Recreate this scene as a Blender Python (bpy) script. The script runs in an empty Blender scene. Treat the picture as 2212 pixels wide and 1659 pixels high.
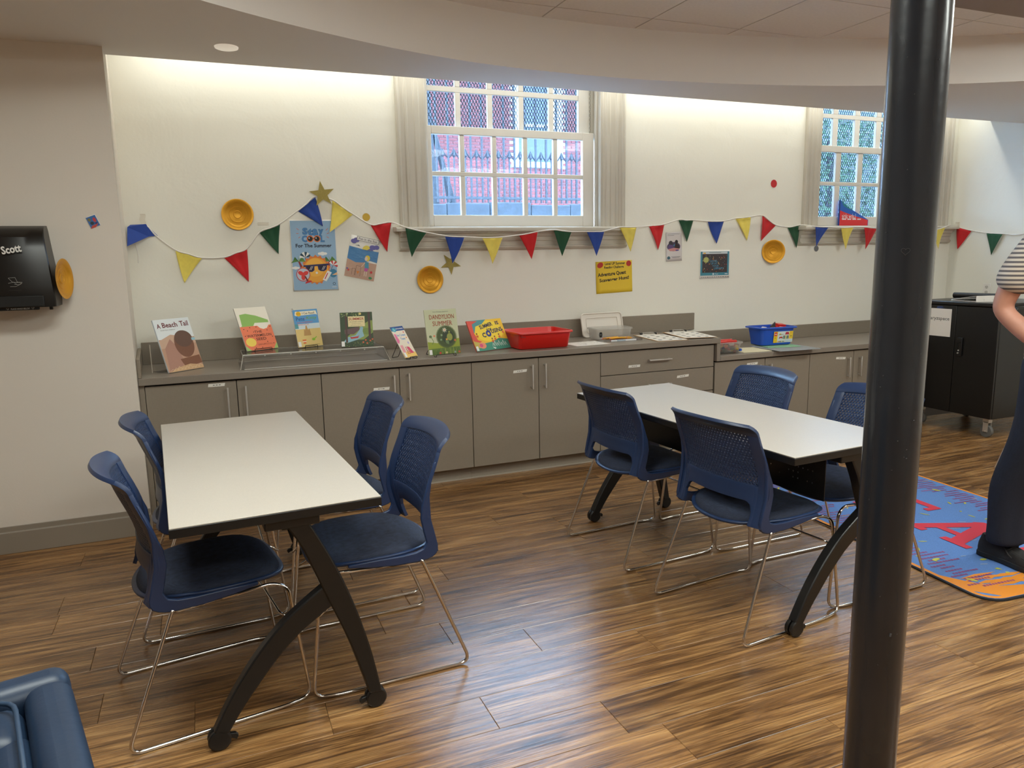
import bpy, bmesh, math, random
from mathutils import Vector, Matrix
random.seed(7)
C = bpy.context.scene.collection
SC = bpy.context.scene
PI = math.pi

# ---------------------------------------------------------------- camera, world, lights, exposure
def set_camera():
    yaw, pitch, roll, f = 0.38978, -0.16927, -0.01866, 1605.78
    fw = Vector((math.sin(yaw)*math.cos(pitch), math.cos(yaw)*math.cos(pitch), math.sin(pitch)))
    r0 = Vector((math.cos(yaw), -math.sin(yaw), 0)); u0 = r0.cross(fw)
    r = r0*math.cos(roll) + u0*math.sin(roll); u = -r0*math.sin(roll) + u0*math.cos(roll)
    cam = bpy.data.cameras.new('camera'); o = bpy.data.objects.new('camera', cam); C.objects.link(o)
    m = Matrix((r, u, -fw)).transposed().to_4x4(); m.translation = Vector((1.46795, -5.19265, 1.47831))
    o.matrix_world = m
    cam.sensor_fit = 'HORIZONTAL'; cam.sensor_width = 36.0; cam.lens = f/2212*36.0
    cam.clip_start = 0.05; cam.clip_end = 200
    SC.camera = o
set_camera()

SKY_STRENGTH = 5.5
COVE_POWER = 5.8
PANEL_STRENGTH = 5.5
w = bpy.data.worlds.new('overcast_sky'); SC.world = w; w.use_nodes = True
wn = w.node_tree.nodes; wl = w.node_tree.links; wn.clear()
wo = wn.new('ShaderNodeOutputWorld'); wb = wn.new('ShaderNodeBackground')
wb.inputs[0].default_value = (0.46, 0.70, 1.0, 1); wb.inputs[1].default_value = SKY_STRENGTH
wl.new(wb.outputs[0], wo.inputs[0])

def area_light(name, loc, rot, sx, sy, power, color):
    l = bpy.data.lights.new(name, 'AREA'); l.shape = 'RECTANGLE'; l.size = sx; l.size_y = sy
    l.energy = power; l.color = color
    o = bpy.data.objects.new(name, l); C.objects.link(o); o.location = loc; o.rotation_euler = rot
    return o
# warm strip in the cove behind the dropped soffit, shining on the rear wall
area_light('cove_strip_light', (4.67, -0.22, 2.82), (math.radians(15), 0, 0), 7.0, 0.04, COVE_POWER, (1.0, 1.0, 0.89))

SC.view_settings.view_transform = 'Standard'
SC.view_settings.look = 'None'
SC.view_settings.gamma = 1.0
SC.view_settings.use_curve_mapping = False
SC.view_settings.exposure = 2.0
try:
    SC.cycles.use_denoising = True
    SC.cycles.max_bounces = 8
    SC.cycles.diffuse_bounces = 6
    SC.cycles.transparent_max_bounces = 24
    SC.cycles.caustics_reflective = False
    SC.cycles.caustics_refractive = False
    SC.cycles.sample_clamp_indirect = 4.0
except Exception:
    pass

# ---------------------------------------------------------------- materials
def lin(c):
    c = c/255.0
    return c/12.92 if c <= 0.04045 else ((c+0.055)/1.055)**2.4
def rgb(t): return (lin(t[0]), lin(t[1]), lin(t[2]), 1.0)
MATS = {}
def mat(name, col, rough=0.5, metal=0.0, var=None, bump=None, coat=0.0, spec=0.5, emit=None, trans=0.0, sheen=0.0):
    """col: sRGB 0-255.  var=(scale, amount): soft noise in value.  bump=(scale, strength)"""
    if name in MATS: return MATS[name]
    m = bpy.data.materials.new(name); m.use_nodes = True
    nt = m.node_tree; b = nt.nodes['Principled BSDF']
    b.inputs['Base Color'].default_value = rgb(col); b.inputs['Roughness'].default_value = rough
    b.inputs['Metallic'].default_value = metal; b.inputs['Coat Weight'].default_value = coat
    b.inputs['Specular IOR Level'].default_value = spec
    b.inputs['Transmission Weight'].default_value = trans
    b.inputs['Sheen Weight'].default_value = sheen
    if emit:
        b.inputs['Emission Color'].default_value = rgb(emit[0]); b.inputs['Emission Strength'].default_value = emit[1]
    tc = nt.nodes.new('ShaderNodeTexCoord')
    if var:
        n = nt.nodes.new('ShaderNodeTexNoise'); n.inputs['Scale'].default_value = var[0]; n.inputs['Detail'].default_value = 4
        nt.links.new(tc.outputs['Object'], n.inputs['Vector'])
        mx = nt.nodes.new('ShaderNodeMixRGB'); mx.blend_type = 'MULTIPLY'; mx.inputs['Fac'].default_value = 1.0
        cr = nt.nodes.new('ShaderNodeValToRGB')
        a = 1-var[1]
        cr.color_ramp.elements[0].position = .3; cr.color_ramp.elements[0].color = (a, a, a, 1)
        cr.color_ramp.elements[1].position = .7; cr.color_ramp.elements[1].color = (1, 1, 1, 1)
        nt.links.new(n.outputs['Fac'], cr.inputs['Fac']); nt.links.new(cr.outputs['Color'], mx.inputs['Color2'])
        mx.inputs['Color1'].default_value = rgb(col); nt.links.new(mx.outputs['Color'], b.inputs['Base Color'])
    if bump:
        n2 = nt.nodes.new('ShaderNodeTexNoise'); n2.inputs['Scale'].default_value = bump[0]; n2.inputs['Detail'].default_value = 3
        nt.links.new(tc.outputs['Object'], n2.inputs['Vector'])
        bp = nt.nodes.new('ShaderNodeBump'); bp.inputs['Strength'].default_value = bump[1]; bp.inputs['Distance'].default_value = 0.004
        nt.links.new(n2.outputs['Fac'], bp.inputs['Height']); nt.links.new(bp.outputs['Normal'], b.inputs['Normal'])
    MATS[name] = m
    return m

def wood_mat():
    m = bpy.data.materials.new('vinyl_plank_wood'); m.use_nodes = True; nt = m.node_tree; N = nt.nodes.new; L = nt.links.new
    b = nt.nodes['Principled BSDF']
    tc = N('ShaderNodeTexCoord'); oi = N('ShaderNodeObjectInfo')
    mul = N('ShaderNodeVectorMath'); mul.operation = 'SCALE'; mul.inputs[0].default_value = (37, 91, 13); L(oi.outputs['Random'], mul.inputs['Scale'])
    add = N('ShaderNodeVectorMath'); add.operation = 'ADD'; L(tc.outputs['Object'], add.inputs[0]); L(mul.outputs[0], add.inputs[1])
    mp = N('ShaderNodeMapping'); mp.inputs['Scale'].default_value = (1.0, 13.0, 1.0); L(add.outputs[0], mp.inputs[0])
    n1 = N('ShaderNodeTexNoise'); n1.inputs['Scale'].default_value = 1.6; n1.inputs['Detail'].default_value = 7; n1.inputs['Roughness'].default_value = .62; n1.inputs['Distortion'].default_value = 1.3
    L(mp.outputs[0], n1.inputs['Vector'])
    cr = N('ShaderNodeValToRGB'); e = cr.color_ramp.elements
    e[0].position = .28; e[0].color = rgb((70, 47, 28)); e[1].position = .74; e[1].color = rgb((192, 148, 100))
    for p, c in ((.40, (108, 72, 42)), (.50, (142, 99, 61)), (.60, (164, 119, 76))):
        q = e.new(p); q.color = rgb(c)
    L(n1.outputs['Fac'], cr.inputs['Fac'])
    mp2 = N('ShaderNodeMapping'); mp2.inputs['Scale'].default_value = (1.6, 95.0, 1.0); L(add.outputs[0], mp2.inputs[0])
    n2 = N('ShaderNodeTexNoise'); n2.inputs['Scale'].default_value = 2.0; n2.inputs['Detail'].default_value = 5; L(mp2.outputs[0], n2.inputs['Vector'])
    cr2 = N('ShaderNodeValToRGB'); cr2.color_ramp.elements[0].position = .38; cr2.color_ramp.elements[0].color = (.34, .30, .28, 1); cr2.color_ramp.elements[1].position = .52; cr2.color_ramp.elements[1].color = (1, 1, 1, 1)
    L(n2.outputs['Fac'], cr2.inputs['Fac'])
    mx = N('ShaderNodeMixRGB'); mx.blend_type = 'MULTIPLY'; mx.inputs['Fac'].default_value = .8
    L(cr.outputs['Color'], mx.inputs['Color1']); L(cr2.outputs['Color'], mx.inputs['Color2'])
    hs = N('ShaderNodeHueSaturation'); mr = N('ShaderNodeMapRange'); mr.inputs['To Min'].default_value = .90; mr.inputs['To Max'].default_value = 1.22; hs.inputs['Hue'].default_value = .507
    L(oi.outputs['Random'], mr.inputs['Value']); L(mr.outputs[0], hs.inputs['Value']); L(mx.outputs['Color'], hs.inputs['Color'])
    L(hs.outputs['Color'], b.inputs['Base Color'])
    r = N('ShaderNodeMapRange'); r.inputs['To Min'].default_value = .34; r.inputs['To Max'].default_value = .22; L(n2.outputs['Fac'], r.inputs['Value']); L(r.outputs[0], b.inputs['Roughness'])
    bp = N('ShaderNodeBump'); bp.inputs['Strength'].default_value = .25; bp.inputs['Distance'].default_value = .002; L(n2.outputs['Fac'], bp.inputs['Height']); L(bp.outputs['Normal'], b.inputs['Normal'])
    b.inputs['Specular IOR Level'].default_value = .85
    return m

def wall_mat(name, col):
    m = bpy.data.materials.new(name); m.use_nodes = True; nt = m.node_tree; N = nt.nodes.new; L = nt.links.new
    b = nt.nodes['Principled BSDF']; b.inputs['Base Color'].default_value = rgb(col); b.inputs['Roughness'].default_value = .62; b.inputs['Specular IOR Level'].default_value = .3
    tc = N('ShaderNodeTexCoord')
    a = N('ShaderNodeTexNoise'); a.inputs['Scale'].default_value = 2.2; a.inputs['Detail'].default_value = 4; a.inputs['Distortion'].default_value = .8; L(tc.outputs['Object'], a.inputs['Vector'])
    c = N('ShaderNodeTexNoise'); c.inputs['Scale'].default_value = 60; c.inputs['Detail'].default_value = 4; L(tc.outputs['Object'], c.inputs['Vector'])
    mx = N('ShaderNodeMath'); mx.operation = 'MULTIPLY_ADD'; mx.inputs[1].default_value = .07; L(c.outputs['Fac'], mx.inputs[0]); L(a.outputs['Fac'], mx.inputs[2])
    bp = N('ShaderNodeBump'); bp.inputs['Strength'].default_value = .35; bp.inputs['Distance'].default_value = .02; L(mx.outputs[0], bp.inputs['Height']); L(bp.outputs['Normal'], b.inputs['Normal'])
    return m

def weave_mat(name, col, scale, amt, rough=.6, coat=0):
    """fine two-way thread texture (laminate linen, seat fabric)"""
    m = bpy.data.materials.new(name); m.use_nodes = True; nt = m.node_tree; N = nt.nodes.new; L = nt.links.new
    b = nt.nodes['Principled BSDF']; b.inputs['Roughness'].default_value = rough; b.inputs['Coat Weight'].default_value = coat
    tc = N('ShaderNodeTexCoord'); outs = []
    for s in ((scale, scale*.04, scale*.04), (scale*.04, scale*.04, scale)):
        mp = N('ShaderNodeMapping'); mp.inputs['Scale'].default_value = s; L(tc.outputs['Object'], mp.inputs[0])
        n = N('ShaderNodeTexNoise'); n.inputs['Scale'].default_value = 1; n.inputs['Detail'].default_value = 2; L(mp.outputs[0], n.inputs['Vector']); outs.append(n)
    ad = N('ShaderNodeMath'); ad.operation = 'ADD'; L(outs[0].outputs['Fac'], ad.inputs[0]); L(outs[1].outputs['Fac'], ad.inputs[1])
    mr = N('ShaderNodeMapRange'); mr.inputs['From Min'].default_value = .6; mr.inputs['From Max'].default_value = 1.4; mr.inputs['To Min'].default_value = 1-amt; mr.inputs['To Max'].default_value = 1+amt; L(ad.outputs[0], mr.inputs['Value'])
    hs = N('ShaderNodeHueSaturation'); hs.inputs['Color'].default_value = rgb(col); L(mr.outputs[0], hs.inputs['Value']); L(hs.outputs['Color'], b.inputs['Base Color'])
    bp = N('ShaderNodeBump'); bp.inputs['Strength'].default_value = .3; bp.inputs['Distance'].default_value = .001; L(ad.outputs[0], bp.inputs['Height']); L(bp.outputs['Normal'], b.inputs['Normal'])
    return m

def clear_mat(name, tint, gloss, haze=0.0, hazecol=(235, 235, 235), spots=False, rough=.03, fres=.6):
    """thin clear sheet: transparent, a little gloss, optional milky haze / dust specks"""
    m = bpy.data.materials.new(name); m.use_nodes = True; nt = m.node_tree; N = nt.nodes.new; L = nt.links.new; nt.nodes.clear()
    o = N('ShaderNodeOutputMaterial'); t = N('ShaderNodeBsdfTransparent'); t.inputs[0].default_value = (*tint, 1)
    g = N('ShaderNodeBsdfGlossy'); g.inputs['Roughness'].default_value = rough
    lw = N('ShaderNodeLayerWeight'); lw.inputs['Blend'].default_value = .25
    ma = N('ShaderNodeMath'); ma.operation = 'MULTIPLY_ADD'; ma.inputs[1].default_value = fres; ma.inputs[2].default_value = gloss; L(lw.outputs['Fresnel'], ma.inputs[0])
    m1 = N('ShaderNodeMixShader'); L(ma.outputs[0], m1.inputs[0]); L(t.outputs[0], m1.inputs[1]); L(g.outputs[0], m1.inputs[2])
    last = m1
    if haze or spots:
        d = N('ShaderNodeBsdfDiffuse'); d.inputs[0].default_value = rgb(hazecol)
        tr = N('ShaderNodeBsdfTranslucent'); tr.inputs[0].default_value = rgb(hazecol)
        dm = N('ShaderNodeMixShader'); dm.inputs[0].default_value = .5; L(d.outputs[0], dm.inputs[1]); L(tr.outputs[0], dm.inputs[2])
        m2 = N('ShaderNodeMixShader'); m2.inputs[0].default_value = haze
        if spots:
            tc = N('ShaderNodeTexCoord'); n = N('ShaderNodeTexNoise'); n.inputs['Scale'].default_value = 160; n.inputs['Detail'].default_value = 5; L(tc.outputs['Object'], n.inputs['Vector'])
            r = N('ShaderNodeMapRange'); r.inputs['From Min'].default_value = .60; r.inputs['From Max'].default_value = .80; r.inputs['To Min'].default_value = haze; r.inputs['To Max'].default_value = min(1, haze+.35); L(n.outputs['Fac'], r.inputs['Value']); L(r.outputs[0], m2.inputs[0])
        L(last.outputs[0], m2.inputs[1]); L(dm.outputs[0], m2.inputs[2]); last = m2
    L(last.outputs[0], o.inputs[0]); MATS[name] = m
    return m

def random_tint_mat(name, c1, c2, rough=.8):
    m = bpy.data.materials.new(name); m.use_nodes = True; nt = m.node_tree; N = nt.nodes.new; L = nt.links.new
    b = nt.nodes['Principled BSDF']; b.inputs['Roughness'].default_value = rough
    oi = N('ShaderNodeObjectInfo'); mx = N('ShaderNodeMixRGB'); mx.inputs['Color1'].default_value = rgb(c1); mx.inputs['Color2'].default_value = rgb(c2)
    tc = N('ShaderNodeTexCoord'); n = N('ShaderNodeTexNoise'); n.inputs['Scale'].default_value = 3.3; L(tc.outputs['Object'], n.inputs['Vector'])
    L(oi.outputs['Random'], mx.inputs['Fac']); L(mx.outputs['Color'], b.inputs['Base Color'])
    return m

M_WOOD = wood_mat()
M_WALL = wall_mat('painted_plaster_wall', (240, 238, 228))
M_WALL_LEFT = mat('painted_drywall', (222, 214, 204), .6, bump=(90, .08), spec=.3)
M_CEIL = mat('painted_soffit', (232, 229, 226), .75, bump=(80, .06), spec=.2)
M_TILE = mat('ceiling_tile', (240, 236, 232), .85, var=(60, .05), bump=(220, .25), spec=.1)
M_TRIM = mat('window_paint', (198, 191, 178), .38, var=(6, .06), bump=(25, .12))
M_SASH = mat('sash_paint', (220, 214, 204), .35, var=(9, .05))
M_CAB = weave_mat('taupe_linen_laminate', (140, 129, 115), 900, .10, .5)
M_CABDARK = mat('cabinet_gap_black', (20, 18, 17), .8)
M_COUNTER = mat('grey_brown_countertop', (138, 128, 117), .33, var=(160, .07))
M_BASEB = mat('grey_vinyl_base', (144, 134, 121), .55)
M_STEEL = mat('brushed_steel', (214, 210, 204), .42, .75)
M_CHROME = mat('chrome', (214, 208, 202), .12, 1.0)
M_NAVY = mat('navy_plastic', (36, 55, 92), .36, var=(14, .06), bump=(420, .05))
M_FABRIC = weave_mat('dark_navy_seat_fabric', (38, 46, 66), 1100, .6, .85)
M_BLACKP = mat('black_plastic', (20, 19, 19), .38)
M_BLACKM = mat('black_powder_coat', (22, 21, 21), .32, bump=(300, .04))
M_TABLE = mat('pale_grey_laminate', (198, 190, 179), .36, var=(420, .10))
M_POLE = mat('charcoal_gloss_paint', (36, 40, 47), .26, var=(5, .25), bump=(16, .25), coat=.25)
M_GOLD = mat('gold_foil_card', (222, 160, 44), .40, .5, bump=(40, .08))
M_GLITTER = mat('gold_glitter_card', (176, 158, 84), .5, .35, var=(300, .35), bump=(400, .4))
M_WHITE = mat('white_paper', (236, 232, 226), .7)
M_RED = mat('red_plastic', (214, 32, 24), .3, coat=.15)
M_BLUEP = mat('blue_plastic', (26, 84, 196), .32, coat=.1)
M_SKIN = mat('skin', (196, 140, 118), .5, var=(25, .10))
M_IRON = mat('black_iron', (22, 26, 34), .6)
M_STONE = mat('weathered_stone', (52, 56, 62), .9, var=(5, .5), bump=(20, .6))
M_MORTAR = mat('pale_mortar', (156, 148, 150), .9)
M_BRICK = random_tint_mat('red_brick', (122, 52, 48), (92, 38, 38))
M_GLASS = clear_mat('window_glass_dusty', (.93, .97, 1.0), .002, .016, (205, 220, 240), True, 0.0, .25)
M_ACRYL = clear_mat('clear_acrylic', (.985, .985, .985), .03, .03)
M_MILKY = clear_mat('clear_polypropylene', (.93, .93, .92), .04, .25, (235, 232, 228), rough=.25)
M_VINYL = mat('slate_blue_vinyl', (32, 52, 78), .44, var=(8, .12), bump=(70, .12))
M_WIRE = mat('black_wire', (16, 16, 16), .4)

# ---------------------------------------------------------------- mesh builder
class MB:
    def __init__(s): s.v = []; s.f = []; s.mi = []; s.m = 0
    def add(s, vs, fs):
        b = len(s.v); s.v += [tuple(p) for p in vs]
        for f in fs: s.f.append(tuple(b+i for i in f)); s.mi.append(s.m)
    def box(s, a, b, M=None):
        (x0, y0, z0), (x1, y1, z1) = a, b
        vs = [(x0,y0,z0),(x1,y0,z0),(x1,y1,z0),(x0,y1,z0),(x0,y0,z1),(x1,y0,z1),(x1,y1,z1),(x0,y1,z1)]
        if M: vs = [M @ Vector(p) for p in vs]
        s.add(vs, [(0,3,2,1),(4,5,6,7),(0,1,5,4),(1,2,6,5),(2,3,7,6),(3,0,4,7)])
    def prism(s, poly, d0, d1, axis='y', M=None):
        """poly: 2D points; extruded along axis from d0 to d1"""
        n = len(poly)
        def P(p, d): return {'y': (p[0], d, p[1]), 'z': (p[0], p[1], d), 'x': (d, p[0], p[1])}[axis]
        vs = [P(p, d0) for p in poly] + [P(p, d1) for p in poly]
        if M: vs = [M @ Vector(p) for p in vs]
        s.add(vs, [tuple(range(n))[::-1], tuple(range(n, 2*n))] + [(i, (i+1) % n, n+(i+1) % n, n+i) for i in range(n)])
    def tube(s, pts, r, n=8, cap=True, closed=False, flat=1.0):
        pts = [Vector(p) for p in pts]; k = len(pts); rr = r if isinstance(r, (list, tuple)) else [r]*k
        vs = []; up = None
        for i, p in enumerate(pts):
            if closed: t = pts[(i+1) % k]-pts[i-1]
            else: t = pts[min(i+1, k-1)]-pts[max(i-1, 0)]
            if t.length < 1e-9: t = Vector((0, 0, 1))
            t.normalize()
            if up is None:
                a = Vector((0, 0, 1)) if abs(t.z) < .9 else Vector((1, 0, 0))
                up = (a - t*a.dot(t)).normalized()
            else:
                up = (up - t*up.dot(t))
                up = up.normalized() if up.length > 1e-6 else Vector((1, 0, 0))
            sd = t.cross(up)
            for j in range(n):
                a = 2*PI*j/n; vs.append(p + (up*math.cos(a)*flat + sd*math.sin(a))*rr[i])
        fs = []
        for i in range(k if closed else k-1):
            for j in range(n):
                a, b = i*n+j, i*n+(j+1) % n; c, d = ((i+1) % k)*n+(j+1) % n, ((i+1) % k)*n+j
                fs.append((a, b, c, d))
        if cap and not closed: fs += [tuple(range(n))[::-1], tuple(range((k-1)*n, k*n))]
        s.add(vs, fs)
    def lathe(s, prof, n=24, M=None, cap=True):
        """prof: (r, z) pairs about local z"""
        vs = []; fs = []
        for r, z in prof:
            for j in range(n):
                a = 2*PI*j/n; vs.append(Vector((r*math.cos(a), r*math.sin(a), z)))
        if M: vs = [M @ p for p in vs]
        k = len(prof)
        for i in range(k-1):
            for j in range(n): fs.append((i*n+j, i*n+(j+1) % n, (i+1)*n+(j+1) % n, (i+1)*n+j))
        if cap: fs += [tuple(range(n))[::-1], tuple(range((k-1)*n, k*n))]
        s.add(vs, fs)
    def grid(s, fn, us, vs_):
        nu, nv = len(us), len(vs_)
        s.add([fn(u, v) for v in vs_ for u in us], [(j*nu+i, j*nu+i+1, (j+1)*nu+i+1, (j+1)*nu+i) for j in range(nv-1) for i in range(nu-1)])
    def mesh(s, name, mats):
        me = bpy.data.meshes.new(name); me.from_pydata(s.v, [], s.f)
        for m in (mats if isinstance(mats, (list, tuple)) else [mats]): me.materials.append(m)
        me.polygons.foreach_set('material_index', s.mi); me.update()
        bm = bmesh.new(); bm.from_mesh(me); bmesh.ops.recalc_face_normals(bm, faces=bm.faces); bm.to_mesh(me); bm.free()
        return me
    def build(s, name, mats, parent=None, loc=None, rot=None, smooth=False, bevel=0, seg=2, solid=0, offset=0, sub=0):
        me = s.mesh(name, mats); o = bpy.data.objects.new(name, me); C.objects.link(o)
        if parent: o.parent = parent
        if loc: o.location = loc
        if rot: o.rotation_euler = rot
        if smooth:
            me.polygons.foreach_set('use_smooth', [True]*len(me.polygons))
            if smooth != 'all':
                try: me.set_sharp_from_angle(angle=math.radians(smooth if smooth is not True else 40))
                except Exception: pass
        if solid:
            md = o.modifiers.new('solid', 'SOLIDIFY'); md.thickness = solid; md.offset = offset
        if bevel:
            md = o.modifiers.new('bevel', 'BEVEL'); md.width = bevel; md.segments = seg; md.limit_method = 'ANGLE'; md.angle_limit = math.radians(35)
            if smooth is False:
                me.polygons.foreach_set('use_smooth', [True]*len(me.polygons))
                try: me.set_sharp_from_angle(angle=math.radians(30))
                except Exception: pass
        if sub:
            md = o.modifiers.new('sub', 'SUBSURF'); md.levels = sub; md.render_levels = sub
        return o

def thing(name, label, cat, loc=(0, 0, 0), rz=0.0, group=None, rot=None):
    o = bpy.data.objects.new(name, None); C.objects.link(o); o.empty_display_size = .1
    o.location = loc; o.rotation_euler = rot if rot else (0, 0, rz)
    o['label'] = label; o['category'] = cat
    if group: o['group'] = group
    return o
def tag(o, label, cat, group=None):
    o['label'] = label; o['category'] = cat
    if group: o['group'] = group
    return o
def struct(o): o['kind'] = 'structure'; return o
def copy_tree(o, parent=None):
    c = o.copy(); C.objects.link(c)
    if parent: c.parent = parent
    for ch in list(o.children): copy_tree(ch, c)
    return c
def fillet(pts, rad, seg=5):
    """round the corners of a polyline"""
    P = [Vector(p) for p in pts]; out = [P[0]]
    for i in range(1, len(P)-1):
        a, b, c = P[i-1], P[i], P[i+1]; r = rad[i] if isinstance(rad, (list, tuple)) else rad
        d1 = (a-b); d2 = (c-b); q = min(r, d1.length*.48, d2.length*.48)
        s, e = b+d1.normalized()*q, b+d2.normalized()*q
        for k in range(seg+1):
            t = k/seg; out.append((1-t)**2*s + 2*t*(1-t)*b + t*t*e)
    return out + [P[-1]]
def interp(tab, x):
    if x <= tab[0][0]: return tab[0][1]
    for (a, b), (c, d) in zip(tab, tab[1:]):
        if x <= c: return b + (d-b)*(x-a)/(c-a)
    return tab[-1][1]

# ---------------------------------------------------------------- flat print (ink shapes and lettering on paper)
_TXT = {}
def text_geo(txt, bold=0.0):
    k = (txt, bold)
    if k not in _TXT:
        cu = bpy.data.curves.new('lettering', 'FONT'); cu.body = txt; cu.size = 1; cu.resolution_u = 2; cu.offset = bold
        cu.align_x = 'CENTER'; cu.align_y = 'CENTER'
        o = bpy.data.objects.new('lettering', cu); C.objects.link(o)
        bpy.context.view_layer.update()
        me = bpy.data.meshes.new_from_object(o.evaluated_get(bpy.context.evaluated_depsgraph_get()))
        vs = [(v.co.x, v.co.y) for v in me.vertices]; fs = [tuple(p.vertices) for p in me.polygons]
        bpy.data.objects.remove(o); bpy.data.meshes.remove(me); bpy.data.curves.remove(cu)
        xs = [p[0] for p in vs] or [0, 1]; ys = [p[1] for p in vs] or [0, 1]
        cx, cy = (min(xs)+max(xs))/2, (min(ys)+max(ys))/2
        _TXT[k] = ([(x-cx, y-cy) for x, y in vs], fs, max(xs)-min(xs), max(ys)-min(ys))
    return _TXT[k]
def ink(c):
    return mat('ink_%d_%d_%d' % c, c, .55)
class Print:
    """shapes in metres on a local x-z plane, facing -y; every later shape sits a hair further forward"""
    def __init__(s, step=.00002, y0=-.0003): s.mb = MB(); s.cols = []; s.k = 0; s.hold = False; s.step = step; s.y0 = y0
    def _c(s, c):
        if c not in s.cols: s.cols.append(c)
        s.mb.m = s.cols.index(c); s.k += 0 if s.hold else 1
        return s.y0 - s.k*s.step
    def poly(s, pts, c):
        y = s._c(c); s.mb.add([(p[0], y, p[1]) for p in pts], [tuple(range(len(pts)))])
    def rect(s, x0, z0, x1, z1, c): s.poly([(x0, z0), (x1, z0), (x1, z1), (x0, z1)], c)
    def ell(s, cx, cz, rx, rz, c, n=24, rot=0, a0=0, a1=2*PI):
        pts = []
        full = abs(a1-a0-2*PI) < 1e-6
        for i in range(n if full else n+1):
            a = a0+(a1-a0)*i/n; x, z = rx*math.cos(a), rz*math.sin(a)
            pts.append((cx+x*math.cos(rot)-z*math.sin(rot), cz+x*math.sin(rot)+z*math.cos(rot)))
        s.poly(pts, c)
    def line(s, pts, wd, c):
        for a, b in zip(pts, pts[1:]):
            d = Vector((b[0]-a[0], b[1]-a[1])); 
            if d.length < 1e-7: continue
            n = Vector((-d.y, d.x)).normalized()*wd/2
            s.poly([(a[0]+n.x, a[1]+n.y), (a[0]-n.x, a[1]-n.y), (b[0]-n.x, b[1]-n.y), (b[0]+n.x, b[1]+n.y)], c)
    def star(s, cx, cz, r, r2, n, c, a0=PI/2):
        s.poly([(cx+(r if i % 2 == 0 else r2)*math.cos(a0+PI*i/n), cz+(r if i % 2 == 0 else r2)*math.sin(a0+PI*i/n)) for i in range(2*n)], c)
    def text(s, t, cx, cz, width, height, c, rot=0, bold=0.0, mirror=False):
        vs, fs, w_, h_ = text_geo(t, bold); y = s._c(c); sx = width/max(w_, 1e-6); sz = height/max(h_, 1e-6)
        if mirror: sx = -sx
        cr, sr = math.cos(rot), math.sin(rot)
        s.mb.add([(cx+x*sx*cr-z*sz*sr, y, cz+x*sx*sr+z*sz*cr) for x, z in vs], fs)
    def build(s, name, parent, loc=None, rot=None):
        return s.mb.build(name, [ink(c) for c in s.cols], parent, loc, rot)
def quad_frame(bl, br, tl):
    """local frame of a flat sheet from its lower-left, lower-right and upper-left corners: matrix with x across, z up, -y out"""
    x = (Vector(br)-Vector(bl)); W = x.length; x.normalize(); z = Vector(tl)-Vector(bl); z = z-x*z.dot(x); H = z.length; z.normalize(); y = z.cross(x)
    m = Matrix((x, y, z)).transposed().to_4x4(); m.translation = Vector(bl)
    return m, W, H

# ================================================================ SETTING
# ---- floor: dark slab, vinyl planks laid on it one by one
fb = MB(); fb.box((-2.6, -9.4, -.06), (8.4, .05, -.006))
floor = struct(fb.build('floor', mat('subfloor', (52, 36, 26), .6)))
PL, PW = 1.22, .187
def plank_mesh(l):
    b = MB(); e = .0012; x, y = l/2-.0005, PW/2-.0005
    b.add([(-x, -y, -.0055), (x, -y, -.0055), (x, y, -.0055), (-x, y, -.0055), (-x, -y, -e), (x, -y, -e), (x, y, -e), (-x, y, -e),
           (-x+e, -y+e, 0), (x-e, -y+e, 0), (x-e, y-e, 0), (-x+e, y-e, 0)],
          [(4, 5, 9, 8), (5, 6, 10, 9), (6, 7, 11, 10), (7, 4, 8, 11), (8, 9, 10, 11), (0, 1, 5, 4), (1, 2, 6, 5), (2, 3, 7, 6), (3, 0, 4, 7)])
    return b.mesh('floor_plank', M_WOOD)
full_plank = plank_mesh(PL); _planks = {}
rest = MB()
x_joint = {7: 2.418, 10: 2.256, 9: 3.255, 6: 3.23, 8: 3.41, 5: 2.0, 4: 2.9}   # joints read off the photograph for these rows
row = 0
y = -.566
while y > -9.3:
    yc = y-PW/2
    ox = x_joint.get(row, random.uniform(0, PL)) % PL
    x = ox-4*PL
    while x < 8.3:
        a, b_ = max(x, -2.4), min(x+PL, 8.24)
        if b_-a > .08:
            vis = -5.05 < yc and a < 8.2 and b_ > -.2 + max(0, (-2.6-yc)*.0)
            # only the part of the room in view gets single planks
            cx = (a+b_)/2
            near = yc > -3.7 and (cx > .0) and (cx < 3.9 or yc > -4.2)
            if near:
                l = round(b_-a, 4)
                me = full_plank if abs(l-PL) < 1e-3 else _planks.setdefault(l, None) or plank_mesh(l)
                if abs(l-PL) >= 1e-3: _planks[l] = me
                o = bpy.data.objects.new('floor_plank', me); C.objects.link(o); o.parent = floor; o.location = (cx, yc, 0)
            else:
                rest.box((a+.0005, yc-PW/2+.0005, -.0055), (b_-.0005, yc+PW/2-.0005, 0))
        x += PL
    y -= PW; row += 1
o = rest.build('outer_planks', M_WOOD, floor); o['kind'] = 'stuff'

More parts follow.
